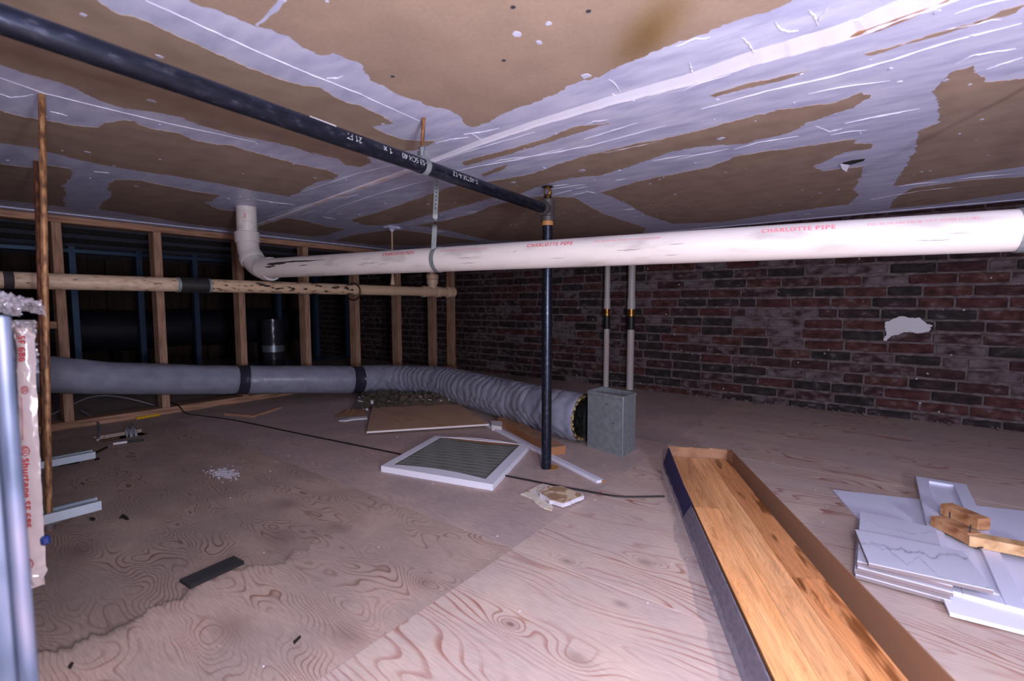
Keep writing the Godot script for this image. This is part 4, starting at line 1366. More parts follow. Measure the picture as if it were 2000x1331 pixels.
func build_beige_drain() -> void:
	var z := -2.34
	var y := 0.75
	var R := 0.029
	var t := thing("waste_pipe", "old beige painted waste pipe with peeling paint, a black coupling and a capped tee", "pipe", Vector3(1.0, y, z))
	for s in [[-1.4, 0.80, M.beige], [0.87, 1.63, M.beige_peel], [1.63, 2.24, M.beige_plain]]:
		var g := Geo.new()
		g.tube([Vector3(s[0], y, z), Vector3(lerpf(s[0], s[1], 0.5), y, z), Vector3(s[1], y, z)], [R], 28)
		obj("pipe_length", g, s[2], t)
	var g := Geo.new()
	g.tube([Vector3(0.782, y, z), Vector3(0.889, y, z)], [R + 0.003], 28)
	obj("rubber_coupling", g, M.rubber, t)
	for x in [0.776, 0.893]:
		g = Geo.new()
		g.tube([Vector3(x - 0.006, y, z), Vector3(x + 0.006, y, z)], [R + 0.0022], 28, true)
		obj("primer_ring", g, M.galv, t)
	g = Geo.new()
	g.tube([Vector3(0.268, y, z), Vector3(0.293, y, z)], [R + 0.0012], 28)
	obj("black_paint_mark", g, M.scuff, t)
	# tee, cleanout and end cap
	g = Geo.new()
	var ax := along(Vector3(2.15, y, z), Vector3(3.0, y, z))
	g.lathe(ax, [Vector2(R, 0), Vector2(R + 0.007, 0.0), Vector2(R + 0.007, 0.03), Vector2(R + 0.003, 0.033), Vector2(R + 0.003, 0.115), Vector2(R + 0.007, 0.118), Vector2(R + 0.007, 0.15), Vector2(R, 0.15)], 28)
	g.lathe(at(Vector3(2.232, y, z)), [Vector2(0.022, 0.0), Vector2(0.030, 0.035), Vector2(0.030, 0.052)], 28)
	obj("tee", g, M.beige_plain, t)
	g = Geo.new()
	g.lathe(at(Vector3(2.232, y + 0.05, z)), [Vector2(0.037, 0), Vector2(0.038, 0.004), Vector2(0.038, 0.028), Vector2(0.035, 0.032), Vector2(0.041, 0.034), Vector2(0.041, 0.058), Vector2(0.038, 0.062), Vector2(0, 0.062)], 10)
	g.box(at(Vector3(2.232, y + 0.124, z), 0.5), Vector3(0.03, 0.026, 0.026), 0.003)
	obj("cleanout_plug", g, M.beige_plain, t)
	g = Geo.new()
	g.lathe(along(Vector3(2.28, y, z), Vector3(3.0, y, z)), [Vector2(R + 0.001, 0), Vector2(R + 0.001, 0.085), Vector2(R + 0.008, 0.088), Vector2(R + 0.008, 0.142), Vector2(R + 0.004, 0.150), Vector2(R - 0.008, 0.154), Vector2(0, 0.154)], 28)
	obj("end_cap", g, M.beige_plain, t)
	settle(t)
	t = thing("clamp_ring", "loose flat metal ring hanging on the beige pipe", "ring", Vector3(1.627, y, z))
	g = Geo.new()
	var pts := []
	for i in 33:
		var a := TAU * i / 32
		pts.append(Vector3(1.627 + 0.012 * cos(a), y - 0.012 + sin(a) * 0.047, z + cos(a) * 0.047))
	g.tube(pts, [0.0045], 8, false)
	obj("ring", g, M.bronze, t)
	settle(t)
	t = thing("rod_hanger", "thin rod with a clevis ring holding the beige pipe from the ceiling", "hanger", Vector3(1.903, y, z))
	g = Geo.new()
	g.tube([Vector3(1.906, CEIL, z), Vector3(1.904, y + 0.075, z)], [0.0055], 12)
	obj("rod", g, M.beige_plain, t)
	g = Geo.new()
	g.box(at(Vector3(1.906, CEIL - 0.006, z)), Vector3(0.085, 0.012, 0.06), 0.004)
	g.lathe(at(Vector3(1.906, CEIL - 0.032, z)), [Vector2(0.006, 0), Vector2(0.022, 0.022), Vector2(0.03, 0.024)], 10)
	obj("ceiling_flange", g, M.mud, t)
	g = Geo.new()
	g.tube([Vector3(1.904, y + 0.085, z), Vector3(1.904, y + 0.06, z), Vector3(1.904, y + 0.035, z)], [0.008, 0.011, 0.016], 10)
	obj("clevis", g, M.beige_plain, t)
	g = Geo.new()
	loop(g, Vector3(1.903, y, z), Vector3.RIGHT, R + 0.0006, 0.010, 0)
	obj("strap_ring", g, M.beige_plain, t)
	settle(t)


func build_wall_pipes() -> void:
	for k in 2:
		var p := Vector3(3.545, 0, [-1.72, -1.515][k])
		var R: float = [0.0225, 0.0275][k]
		var t := thing("supply_pipe", ["thinner of the two upright white pipes standing against the brick wall", "thicker of the two upright white pipes against the brick wall, right of its twin"][k], "pipe", p, "upright pipes on the brick wall")
		var g := Geo.new()
		g.tube([p + Vector3(0, -0.2, 0), p + Vector3(0, 0.49, 0)], [R], 20)
		var low := obj("lower_pipe", g, M.pvc_small, t)
		g = Geo.new()
		g.tube([p + Vector3(0, 0.47, 0), p + Vector3(0, 0.575, 0)], [R + 0.003], 20)
		obj("black_coupling", g, M.rubber, t)
		g = Geo.new()
		g.lathe(at(p + Vector3(0, 0.575, 0)), [Vector2(0, 0), Vector2(R + 0.004, 0), Vector2(R + 0.004, 0.022), Vector2(R, 0.026), Vector2(R, 0.04), Vector2(R + 0.003, 0.042), Vector2(R + 0.003, 0.055), Vector2(R, 0.06)], 12)
		obj("brass_union", g, M.brass, t)
		g = Geo.new()
		g.tube([p + Vector3(0, 0.63, 0), p + Vector3(0, 0.71, 0)], [R + 0.004], 20)
		g.tube([p + Vector3(0, 0.70, 0), p + Vector3(0, CEIL + 0.2, 0)], [R], 20)
		obj("upper_pipe", g, M.pvc_small, t)
		var out := Vector3(-0.86, 0, 0.5)
		lettering("CPVC 4120 SDR 11 400 PSI @ 73F ASTM D2846", 0.010, p + Vector3(0, 0.24, 0) + out * R, Vector3.UP, out.cross(Vector3.UP) * 1.0, R, M.print_pink, low, false, 1.25)
		settle(t)


func build_flexible_duct() -> void:
	var t := thing("flexible_duct", "long grey plastic-sleeved flexible duct bending across the floor to a torn open end", "duct", Vector3(2.139, 0.000, -1.613))
	var c := [Vector3(0.238, 0.380, -3.146), Vector3(0.393, 0.350, -3.136), Vector3(0.499, 0.330, -3.159), Vector3(0.692, 0.291, -3.165), Vector3(0.995, 0.241, -3.206), Vector3(1.377, 0.191, -3.193), Vector3(1.749, 0.157, -3.062), Vector3(2.055, 0.128, -2.952), Vector3(2.259, 0.112, -2.897), Vector3(2.353, 0.109, -2.721), Vector3(2.370, 0.118, -2.418), Vector3(2.324, 0.117, -2.179), Vector3(2.249, 0.116, -1.894), Vector3(2.184, 0.115, -1.647), Vector3(2.110, 0.114, -1.387), Vector3(2.057, 0.118, -1.200), Vector3(2.048, 0.118, -1.103)]
	var rr := [0.088, 0.088, 0.088, 0.082, 0.086, 0.090, 0.094, 0.099, 0.104, 0.106, 0.110, 0.112, 0.113, 0.114, 0.115, 0.117, 0.118]
	var curve := Curve3D.new()
	for i in c.size():
		var d: Vector3 = ((c[mini(i + 1, c.size() - 1)] as Vector3) - c[maxi(i - 1, 0)]) / 6.0
		curve.add_point(c[i], -d, d)
	var L := curve.get_baked_length()
	var marks := []
	for p in c:
		marks.append(curve.get_closest_offset(p))
	var path := []
	var rad := []
	var n := 420
	for i in n + 1:
		var s := L * i / n
		path.append(curve.sample_baked(s, true))
		var k := 0
		while k < marks.size() - 2 and s > marks[k + 1]:
			k += 1
		rad.append(lerpf(rr[k], rr[k + 1], clampf((s - marks[k]) / (marks[k + 1] - marks[k]), 0, 1)))
	var bunch: float = marks[7] - 0.25
	var wn := noise(160, 1.0, 3)
	var crease := func(s: float, a: float) -> float:
		var e := smoothstep(bunch, bunch + 0.5, s)
		var w := wn.get_noise_2d(s * 2.0, a * 1.2)
		var ph := s / 0.062 + 0.9 * wn.get_noise_2d(s * 3.0 + 4.0, cos(a) * 1.3 + sin(a) * 2.0)
		var saw := ph - floorf(ph)
		var ring := 0.012 * (pow(absf(sin(PI * saw)), 0.6) - 0.6) * (0.55 + 0.9 * absf(wn.get_noise_2d(s * 5.0, a * 0.8 + 20.0)))
		var fine := 0.0010 * wn.get_noise_2d(s * 30.0, cos(a) * 3.0 + 9.0 * sin(a))
		var loose := 0.004 * w + 0.0022 * absf(wn.get_noise_2d(s * 9.0 + a * 4.0, a * 5.0))
		var pinch := -0.005 * exp(-pow((s - marks[5]) / 0.03, 2.0)) - 0.010 * exp(-pow((s - marks[7]) / 0.03, 2.0))
		return lerpf(loose, ring, e) + fine + pinch
	var g := Geo.new()
	g.tube(path, rad, 40, false, crease)
	obj("sleeve", g, M.sleeve, t)
	for k in [[marks[5], 0.035], [marks[7], 0.033]]:
		var bp := []
		var br := []
		for i in 9:
			var s: float = k[0] + lerpf(-k[1], k[1], i / 8.0)
			bp.append(curve.sample_baked(s, true))
			br.append((0.0925 if k[0] == marks[5] else 0.0945) + 0.0012 * sin(i * 2.3) + (0.002 if k[0] == marks[5] else 0.006) * pow(absf(i - 4) / 4.0, 2.0))
		g = Geo.new()
		g.tube(bp, br, 40, false, func(s, a): return 0.0012 * wn.get_noise_2d(s * 60.0, a * 3.0))
		obj("tape_band", g, M.duct_tape, t)
	# torn end: yellow fibre and the black inner liner
	var e: Vector3 = path[n]
	var dir: Vector3 = ((path[n] as Vector3) - path[n - 6]).normalized()
	g = Geo.new()
	g.lathe(along(e - dir * 0.03, e), [Vector2(0.113, 0.0), Vector2(0.110, 0.026), Vector2(0.102, 0.029), Vector2(0.094, 0.022), Vector2(0.09, -0.1)], 36)
	obj("insulation", g, M.fibre, t)
	g = Geo.new()
	var lp := []
	for i in 12:
		lp.append(e + dir * (0.0 + 0.006 * i) - dir * 0.02)
	g.tube(lp, [0.095, 0.098, 0.096, 0.094], 30, true, func(s, a): return 0.006 * wn.get_noise_2d(s * 90.0, a * 4.0))
	obj("inner_liner", g, M.black_film, t)
	settle(t)


func build_register_boot() -> void:
	var t := thing("duct_boot", "open galvanised sheet metal box standing on the floor beside the flexible duct", "duct fitting", Vector3(2.02, 0, -0.95))
	var q := [Vector2(1.985, -1.054), Vector2(1.942, -0.859), Vector2(2.067, -0.853), Vector2(2.112, -1.046)]
	var h := 0.268
	var names := ["front_panel", "side_panel", "back_panel", "inner_panel"]
	for i in 4:
		var a: Vector2 = q[i]; var b: Vector2 = q[(i + 1) % 4]
		var g := Geo.new()
		var o := Vector3((b - a).y, 0, -(b - a).x).normalized()
		var m := Vector2(2.027, -0.953)
		if o.dot(Vector3(a.x - m.x, 0, a.y - m.y)) < 0:
			o = -o
		for k in [0.0, -0.0015]:
			g.quad(Vector3(a.x, 0, a.y) + o * k, Vector3(b.x, 0, b.y) + o * k, Vector3(b.x, h, b.y) + o * k, Vector3(a.x, h, a.y) + o * k, o if k == 0.0 else -o)
		# folded rim along the top
		var e := Vector3(b.x - a.x, 0, b.y - a.y)
		g.box(Transform3D(Basis(e.normalized(), Vector3.UP, e.normalized().cross(Vector3.UP)), Vector3((a.x + b.x) / 2, h - 0.007, (a.y + b.y) / 2) + o * 0.001), Vector3(e.length() + 0.003, 0.014, 0.004), 0.001)
		obj(names[i], g, M.galv, t)
	var s := Geo.new()
	s.box(at(Vector3(1.942, h / 2, -0.859), 0.3), Vector3(0.006, h, 0.006), 0.0015)
	obj("seam", s, M.galv_bright, t)
	var g := Geo.new()
	g.prism(PackedVector2Array([Vector2(1.99, -1.045), Vector2(1.95, -0.868), Vector2(2.06, -0.862), Vector2(2.105, -1.04)]), h - 0.05, h - 0.02)
	obj("inner_flange", g, M.tile_edge, t)
	for p in [[0.55, 0.22], [0.75, 0.14]]:
		var sc := Geo.new()
		var a: Vector2 = q[0].lerp(q[1], p[0])
		sc.lathe(along(Vector3(a.x, p[1], a.y), Vector3(a.x - 0.1, p[1], a.y - 0.02)), [Vector2(0.004, 0), Vector2(0.003, 0.002), Vector2(0, 0.0025)], 8)
		obj("screw", sc, M.screw, t)
	settle(t)


func build_trapeze() -> void:
	var spec := [
		["front", Vector3(0.255, 0, -1.498), Vector3(0.205, 0.215, -1.432), 0.292, -1.432, 0.205, "trapeze hanger with a rusty rod and short galvanised channel, nearer to the tape-wrapped duct"],
		["back", Vector3(0.349, 0, -2.202), Vector3(0.283, 0.2, -1.975), 0.40, -1.985, 0.19, "second trapeze hanger, thinner dark rusty rod, its channel further back on the floor side"],
	]
	for k in 2:
		var s: Array = spec[k]
		var t := thing("trapeze_hanger", s[6], "hanger", Vector3(s[2].x, s[5], s[4]), "trapeze hangers of the left duct")
		var g := Geo.new()
		var top: Vector3 = s[1]
		top.y = CEIL + 0.01
		var low: Vector3 = s[2]
		low.y = s[5] - 0.035
		g.tube([top, low], [0.0063], 14)
		obj("rod", g, M.rust if k == 0 else M.rust_dark, t)
		# strut: u-shaped channel with in-turned lips, open to the top
		g = Geo.new()
		var prof := [Vector2(-0.0205, 0.021), Vector2(-0.0205, 0), Vector2(0.0205, 0), Vector2(0.0205, 0.021), Vector2(0.012, 0.021), Vector2(0.012, 0.015), Vector2(0.014, 0.015), Vector2(0.014, 0.0185), Vector2(0.018, 0.0185), Vector2(0.018, 0.0025), Vector2(-0.018, 0.0025), Vector2(-0.018, 0.0185), Vector2(-0.014, 0.0185), Vector2(-0.014, 0.015), Vector2(-0.012, 0.015), Vector2(-0.012, 0.021)]
		var x0 := -0.75
		var tr := Transform3D(Basis(Vector3(0, 0, 1), Vector3(1, 0, 0), Vector3(0, 1, 0)), Vector3(x0, s[5] - 0.011, s[4]))
		g.prism(PackedVector2Array(prof), 0, s[3] - x0, 0.0, tr)
		obj("strut_channel", g, M.galv_bright, t)
		g = Geo.new()
		g.lathe(at(Vector3(low.x, s[5] - 0.03, low.z)), [Vector2(0, 0), Vector2(0.011, 0), Vector2(0.011, 0.011), Vector2(0.016, 0.0112), Vector2(0.016, 0.0135), Vector2(0, 0.0135)], 6)
		g.box(at(Vector3(low.x, s[5] - 0.0145, low.z)), Vector3(0.036, 0.004, 0.036), 0.001)
		obj("nut", g, M.iron, t)
		settle(t)


func build_left_ducts() -> void:
	# duct resting on the trapezes; its near end is wrapped in film and printed tape
	var t := thing("wrapped_duct", "duct end wrapped in clear film with a strip of red-printed tape down its edge", "duct", Vector3(-0.1, 0.215, -1.8))
	var g := Geo.new()
	g.box(at(Vector3(-0.32, 0.425, -2.0)), Vector3(0.90, 0.41, 1.74), 0.006)
	obj("duct_body", g, M.galv, t)
	g = Geo.new()
	# the tape: a loose, slightly rounded strip down the near right corner
	var top := Vector3(0.151, 0.631, -1.127)
	var bot := Vector3(0.132, 0.211, -1.083)
	var rt := Vector3(0.6, 0, 0.8)
	var nrm := Vector3(-0.75, 0, 0.66)
	g.sheet(60, 10, func(u, v):
		var p: Vector3 = top.lerp(bot, u)
		var w := lerpf(0.0145, 0.0205, smoothstep(0.0, 1.0, u))
		var off: float = (v - 0.5) * 2.0
		return p + rt * w * off + nrm * (0.012 * (1.0 - off * off) + 0.0025 * wob.get_noise_2d(u * 10.0, v * 1.5) + (0.012 * wob.get_noise_2d(u * 40.0, v * 5.0) if u > 0.94 or u < 0.05 else 0.0)))
	var tape := obj("printed_tape", g, M.tape_clear, t)
	for e in [["Shurtape SF 686", 0.635, 0.0105, 0.006], ["LISTED", 0.545, 0.006, -0.009], ["181B-FX", 0.655, 0.0075, -0.009], ["Max Temp 220°F", 0.79, 0.0045, -0.008], ["SF 686", 0.08, 0.0105, 0.006], ["UL", 0.475, 0.008, 0.005], ["UL", 0.24, 0.006, 0.008], ["UL", 0.905, 0.008, 0.005], ["LISTED", 0.93, 0.005, -0.010]]:
		var p: Vector3 = top.lerp(bot, e[1]) + rt * e[3] + nrm * 0.0135
		lettering(e[0], e[2], p, (bot - top).normalized(), (bot - top).normalized().cross(nrm) * -1.0, 0.0, M.tape_red, tape, true)
		if e[0] == "UL":
			var c := Geo.new()
			var ringp := []
			for i in 25:
				ringp.append(p + (rt * cos(TAU * i / 24) + (bot - top).normalized() * sin(TAU * i / 24)) * e[2] * 1.0)
			c.tube(ringp, [0.0005], 5, false)
			obj("ring_mark", c, M.tape_red, tape)
	# thin red box of small print
	var fr := Geo.new()
	var fa: Vector3 = top.lerp(bot, 0.27) - rt * 0.012 + nrm * 0.013; var fb: Vector3 = top.lerp(bot, 0.43) - rt * 0.012 + nrm * 0.013
	for pr in [[fa, fb], [fb, fb + rt * 0.014], [fb + rt * 0.014, fa + rt * 0.014], [fa + rt * 0.014, fa]]:
		fr.tube([pr[0], pr[1]], [0.0003], 4, false)
	obj("print_frame", fr, M.tape_red, tape)
	# crumpled clear wrap over the top
	g = Geo.new()
	var cc := Vector3(0.142, 0.655, -1.142)
	var cn := noise(170, 1.0, 4)
	g.sheet(46, 30, func(u, v):
		var a: float = v * PI
		var r: float = 0.024 + 0.010 * cn.get_noise_2d(u * 9.0, v * 7.0) + 0.006 * absf(cn.get_noise_2d(u * 26.0, v * 20.0))
		return cc + rt * ((u - 0.5) * 0.085) + Vector3.UP * (sin(a) * r + 0.004 + (u - 0.5) * -0.02) + nrm * (cos(a) * r + 0.012))
	obj("clear_film", g, M.clear_wrap, t)
	g = Geo.new()
	g.sheet(30, 20, func(u, v): return top + rt * (0.006 + (u - 0.9) * 0.05) + Vector3.DOWN * (v * 0.09 - 0.012) + nrm * (-0.006 + 0.012 * cn.get_noise_2d(u * 11.0 + 40.0, v * 9.0)))
	obj("clear_film", g, M.clear_wrap, t)
	g = Geo.new()
	g.box(at(top.lerp(bot, 0.83) + rt * 0.021), Vector3(0.012, 0.014, 0.016), 0.003)
	obj("blue_clip", g, M.blue, t)
	settle(t)
	# nearer length of the run, a plain galvanised end
	t = thing("metal_duct", "bare galvanised metal duct edge at the left border, nearest of the ducts", "duct", Vector3(-0.1, 0.2, -0.7))
	var edge := Vector3(0.067, 0.540, -0.561)
	g = Geo.new()
	g.box(at(Vector3(edge.x - 0.21, 0.43, edge.z - 0.03), 0.0), Vector3(0.40, 0.46, 0.06), 0.004)
	obj("duct_body", g, M.galv_blue, t)
	g = Geo.new()
	g.tube([Vector3(edge.x - 0.006, 0.2, edge.z + 0.002), Vector3(edge.x - 0.006, 0.66, edge.z + 0.002)], [0.006], 12)
	obj("flange_edge", g, M.galv_blue, t)
	settle(t)


func build_flooring_box() -> void:
	var o := Vector3(1.94, 0, -0.652)
	var d := Vector3(-0.893, 0, 0.450)
	var nn := Vector3(0.450, 0, 0.893)
	var Lb := 1.34
	var P := func(s: float, w: float, y: float) -> Vector3:
		return o + d * s + nn * w + Vector3.UP * y
	var t := thing("flooring_carton", "long open cardboard carton with printed side, full of wood-look flooring planks", "carton", o)
	var wall := func(called: String, a: Vector3, b: Vector3, c: Vector3, e: Vector3, out: Vector3, m: Material) -> void:
		var g := Geo.new()
		for k in [0.0, -0.003]:
			var v: Vector3 = out * k
			g.quad(a + v, b + v, c + v, e + v, out if k == 0.0 else -out)
		for pr in [[a, b], [b, c], [c, e], [e, a]]:
			g.quad(pr[0], pr[1], pr[1] - out * 0.003, pr[0] - out * 0.003, ((pr[0] + pr[1]) / 2 - (a + b + c + e) / 4))
		obj(called, g, m, t)
	wall.call("bottom", P.call(0, -0.004, 0.003), P.call(Lb, -0.004, 0.003), P.call(Lb, 0.232, 0.003), P.call(0, 0.232, 0.003), Vector3.UP, M.card)
	wall.call("printed_side", P.call(0, -0.026, 0.0), P.call(0.52, -0.028, 0.0), P.call(0.52, -0.003, 0.046), P.call(0, -0.004, 0.080), -nn, M.navy)
	wall.call("printed_side", P.call(0.50, -0.029, 0.0), P.call(Lb, -0.034, 0.0), P.call(Lb, -0.004, 0.043), P.call(0.50, -0.004, 0.046), -nn, M.carton_grey)
	wall.call("side_wall", P.call(0, 0.230, 0.0), P.call(Lb, 0.232, 0.0), P.call(Lb, 0.262, 0.088), P.call(0, 0.238, 0.086), nn, M.card_in)
	# folded end with overlapping flaps
	for k in 3:
		wall.call("end_flap", P.call(0.0 - 0.002 * k, -0.004 + k * 0.080, 0.0), P.call(0.0 - 0.002 * k, 0.078 + k * 0.080, 0.0), P.call(-0.006 - 0.002 * k, 0.078 + k * 0.080, 0.083 - 0.002 * k), P.call(-0.006 - 0.002 * k, -0.004 + k * 0.080, 0.085), -d, M.card)
	wall.call("end_flap", P.call(0.0, 0.222, 0.0), P.call(0.05, 0.229, 0.0), P.call(0.05, 0.236, 0.084), P.call(-0.004, 0.226, 0.083), -nn, M.card)
	settle(t)
	var b := thing("flooring_plank", "honey oak wood-look flooring planks, the topmost showing in the open carton", "plank", P.call(0.0, 0.1, 0.004))
	var yaw := atan2(-d.z, d.x)
	var w := 0.0725
	for k in 3:
		var g := Geo.new()
		var len0 := 1.30
		var c: Vector3 = P.call(0.012 + len0 / 2, 0.004 + w * (k + 0.5), 0.0425)
		var bs := Basis(d, Vector3.UP, d.cross(Vector3.UP))
		# own texture coordinates: u across, v along
		var hw := w / 2 - 0.0004
		var q := [c - d * len0 / 2 - nn * hw, c + d * len0 / 2 - nn * hw, c + d * len0 / 2 + nn * hw, c - d * len0 / 2 + nn * hw]
		var hy := Vector3.UP * 0.0045
		g.quad(q[0] + hy, q[1] + hy, q[2] + hy, q[3] + hy, Vector3.UP, [Vector2(0.0, 0.0), Vector2(0.0, len0), Vector2(w, len0), Vector2(w, 0.0)])
		for i in 4:
			var a: Vector3 = q[i]; var e: Vector3 = q[(i + 1) % 4]
			g.quad(a - hy, e - hy, e + hy, a + hy, (a + e) / 2 - c, [Vector2(0, 0), Vector2(0, 1.2), Vector2(0.004, 1.2), Vector2(0.004, 0)])
		obj("plank_strip", g, M.laminate[k], b)
	var g := Geo.new()
	for k in 4:
		g.box(Transform3D(Basis(d, Vector3.UP, d.cross(Vector3.UP)), P.call(0.012 + 0.65, 0.113, 0.0085 + k * 0.0088)), Vector3(1.30, 0.0080, 0.216), 0.0008)
	obj("planks_below", g, M.pine_light, b)
	settle(b)
	# loose shrink film along the left flank
	g = Geo.new()
	var fn := noise(180, 1.0, 3)
	g.sheet(90, 10, func(u, v):
		var s: float = u * 1.30 + 0.02
		var wid: float = 0.012 + 0.03 * fn.get_noise_2d(u * 5.0, 3.0) + 0.025 * sin(PI * u)
		return P.call(s, -0.032 - v * wid, maxf(0.001, (0.028 + 0.01 * fn.get_noise_2d(u * 9.0, 1.0)) * pow(1.0 - v, 2.0) + 0.006 * absf(fn.get_noise_2d(u * 22.0, v * 6.0)) + 0.001)))
	tag(obj("shrink_film", g, M.film), "torn clear shrink film lying along the left flank of the flooring carton", "film")


func slab(called: String, pts: Array, y0: float, y1: float, m: Material, parent: Node = self, bev := 0.0015) -> MeshInstance3D:
	var g := Geo.new()
	g.prism(PackedVector2Array(pts), y0, y1, bev)
	return obj(called, g, m, parent)


func build_cabinet_parts() -> void:
	# big white panel on the floor
	tag(slab("white_shelf", [Vector2(2.035, -0.095), Vector2(2.30, 0.76), Vector2(1.72, 0.94), Vector2(1.47, 0.10)], 0.0, 0.006, M.enamel), "large thin white shelf panel lying flat under the tiles and the cabinet door", "shelf")
	# bright board with a stepped edge in front
	var t := thing("baseboard", "bright white baseboard lying in front of the tile stack, stepped along its back edge", "baseboard", Vector3(1.5, 0.006, 0.4))
	var u := Vector3(0.095, 0, 0.995)
	var v := Vector3(-0.995, 0, 0.095)
	var o := Vector3(1.505, 0.007, 0.14)
	var prof := [Vector2(0, 0), Vector2(0.0, 0.009), Vector2(0.018, 0.011), Vector2(0.026, 0.011), Vector2(0.030, 0.006), Vector2(0.040, 0.006), Vector2(0.046, 0.0075), Vector2(0.158, 0.0055), Vector2(0.165, 0.003), Vector2(0.165, 0)]
	var g := Geo.new()
	g.prism(PackedVector2Array(prof), 0, 0.75, 0.0, Transform3D(Basis(v, u, Vector3.UP), o))
	obj("board", g, M.paper_white, t)
	settle(t)
	# shaker door
	t = thing("cabinet_door", "narrow white shaker cabinet door lying face up under the wood offcuts", "cabinet door", Vector3(1.9, 0.006, 0.216))
	var z0 := 0.148; var z1 := 0.288; var x0 := 1.43; var x1 := 2.328
	var y0 := 0.0065; var y1 := 0.0235
	for s in [["stile", x0, x1, z0, z0 + 0.036], ["stile", x0, x1, z1 - 0.036, z1], ["rail", x0, x0 + 0.036, z0 + 0.036, z1 - 0.036], ["rail", x1 - 0.036, x1, z0 + 0.036, z1 - 0.036]]:
		g = Geo.new()
		g.box(at(Vector3((s[1] + s[2]) / 2, (y0 + y1) / 2, (s[3] + s[4]) / 2)), Vector3(s[2] - s[1] - 0.0003, y1 - y0, s[4] - s[3] - 0.0003), 0.0012)
		obj(s[0], g, M.enamel, t)
	g = Geo.new()
	g.box(at(Vector3((x0 + x1) / 2, y0 + 0.004, (z0 + z1) / 2)), Vector3(x1 - x0 - 0.06, 0.008, z1 - z0 - 0.06))
	obj("door_panel", g, M.enamel, t)
	settle(t)
	# tiles
	var sx := [[0.0, 0.0, 0.0], [0.003, -0.002, 0.01], [-0.004, 0.003, -0.012], [0.006, 0.002, 0.008]]
	for k in 5:
		var lab: String = ["white marble-look tile with pink edge, lowest of the stack on the floor", "white marble-look tile second from the bottom of the stack", "white marble-look tile in the middle of the stack", "white marble-look tile second from the top, its back half showing behind the topmost", "topmost white marble-look tile with a grey vein, turned askew on the stack"][k]
		t = thing("marble_tile", lab, "tile", Vector3(1.57, 0.0065 + 0.0 * k, 0.08), "tiles in the stack beside the flooring carton")
		var yb := 0.0 + 0.0105 * k
		var q := []
		if k < 4:
			var dx: float = sx[k][0]; var dz: float = sx[k][1]
			q = [Vector2(1.396 + dx, -0.01 + dz), Vector2(1.745 + dx, -0.012 + dz), Vector2(1.742 + dx, 0.158 + dz), Vector2(1.396 + dx, 0.162 + dz)]
		else:
			q = [Vector2(1.574, -0.018), Vector2(1.594, 0.200), Vector2(1.410, 0.229), Vector2(1.384, 0.014)]
		if k < 4:
			yb = 0.0065 + 0.0105 * k
		else:
			yb = 0.0065 + 0.0105 * 4
		g = Geo.new()
		g.prism(PackedVector2Array(q), yb, yb + 0.0078, 0.0)
		obj("tile_body", g, M.tile_edge, t)
		g = Geo.new()
		g.prism(PackedVector2Array(q), yb + 0.0078, yb + 0.0098, 0.0006)
		obj("glazed_face", g, M.marble, t)
		t.position.y = yb
		settle(t)
	# offcuts
	offcut("thick brown offcut of timber lying above the others on the white cabinet door", [Vector2(1.904, 0.176), Vector2(2.005, 0.200), Vector2(1.888, 0.272), Vector2(1.828, 0.256)], Vector3(1.940, 0.045, 0.186), Vector3(1.859, 0.045, 0.261), 0.040, 0.034, 0.0, M.pine, 0.025)
	offcut("brown timber offcut with a nail, its end butting the pale stick", [], Vector3(1.821, 0.040, 0.155), Vector3(1.735, 0.040, 0.226), 0.042, 0.030, 0.0, M.pine, 0.0242)
	offcut("long pale pine stick reaching out of the picture at the right", [], Vector3(1.724, 0.038, 0.227), Vector3(1.737, 0.038, 0.402), 0.040, 0.028, 0.0, M.pine_light, 0.0242)
	for n in [[Vector3(1.898, 0.030, 0.205), Vector3(0.01, 0.018, 0.0), "dark nail between the two brown wood offcuts"], [Vector3(1.748, 0.052, 0.230), Vector3(0.004, 0.022, 0.002), "dark nail standing up where brown offcut and pale stick meet"], [Vector3(1.683, 0.045, 0.248), Vector3(-0.02, 0.004, -0.012), "dark nail bent out of the front of the pale pine stick"]]:
		g = Geo.new()
		g.tube([n[0], n[0] + n[1]], [0.0016], 8)
		tag(obj("nail", g, M.scuff), n[2], "nail", "nails in the wood offcuts")


func offcut(label: String, _pts: Array, a: Vector3, b: Vector3, width: float, height: float, _r: float, m: Material, base: float) -> void:
	a.y = base + height / 2; b.y = base + height / 2
	var e := (b - a).normalized()
	var back := Vector3.UP.cross(e).normalized()
	if back.dot(Vector3(1, 0, -0.4)) < 0:
		back = -back
	var g := Geo.new()
	g.box(Transform3D.IDENTITY, Vector3(a.distance_to(b), height, width), 0.0015)
	var o := obj("wood_offcut", g, m)
	o.transform = Transform3D(Basis(e, Vector3.UP, e.cross(Vector3.UP)), (a + b) / 2 + back * width / 2)
	tag(o, label, "offcut")


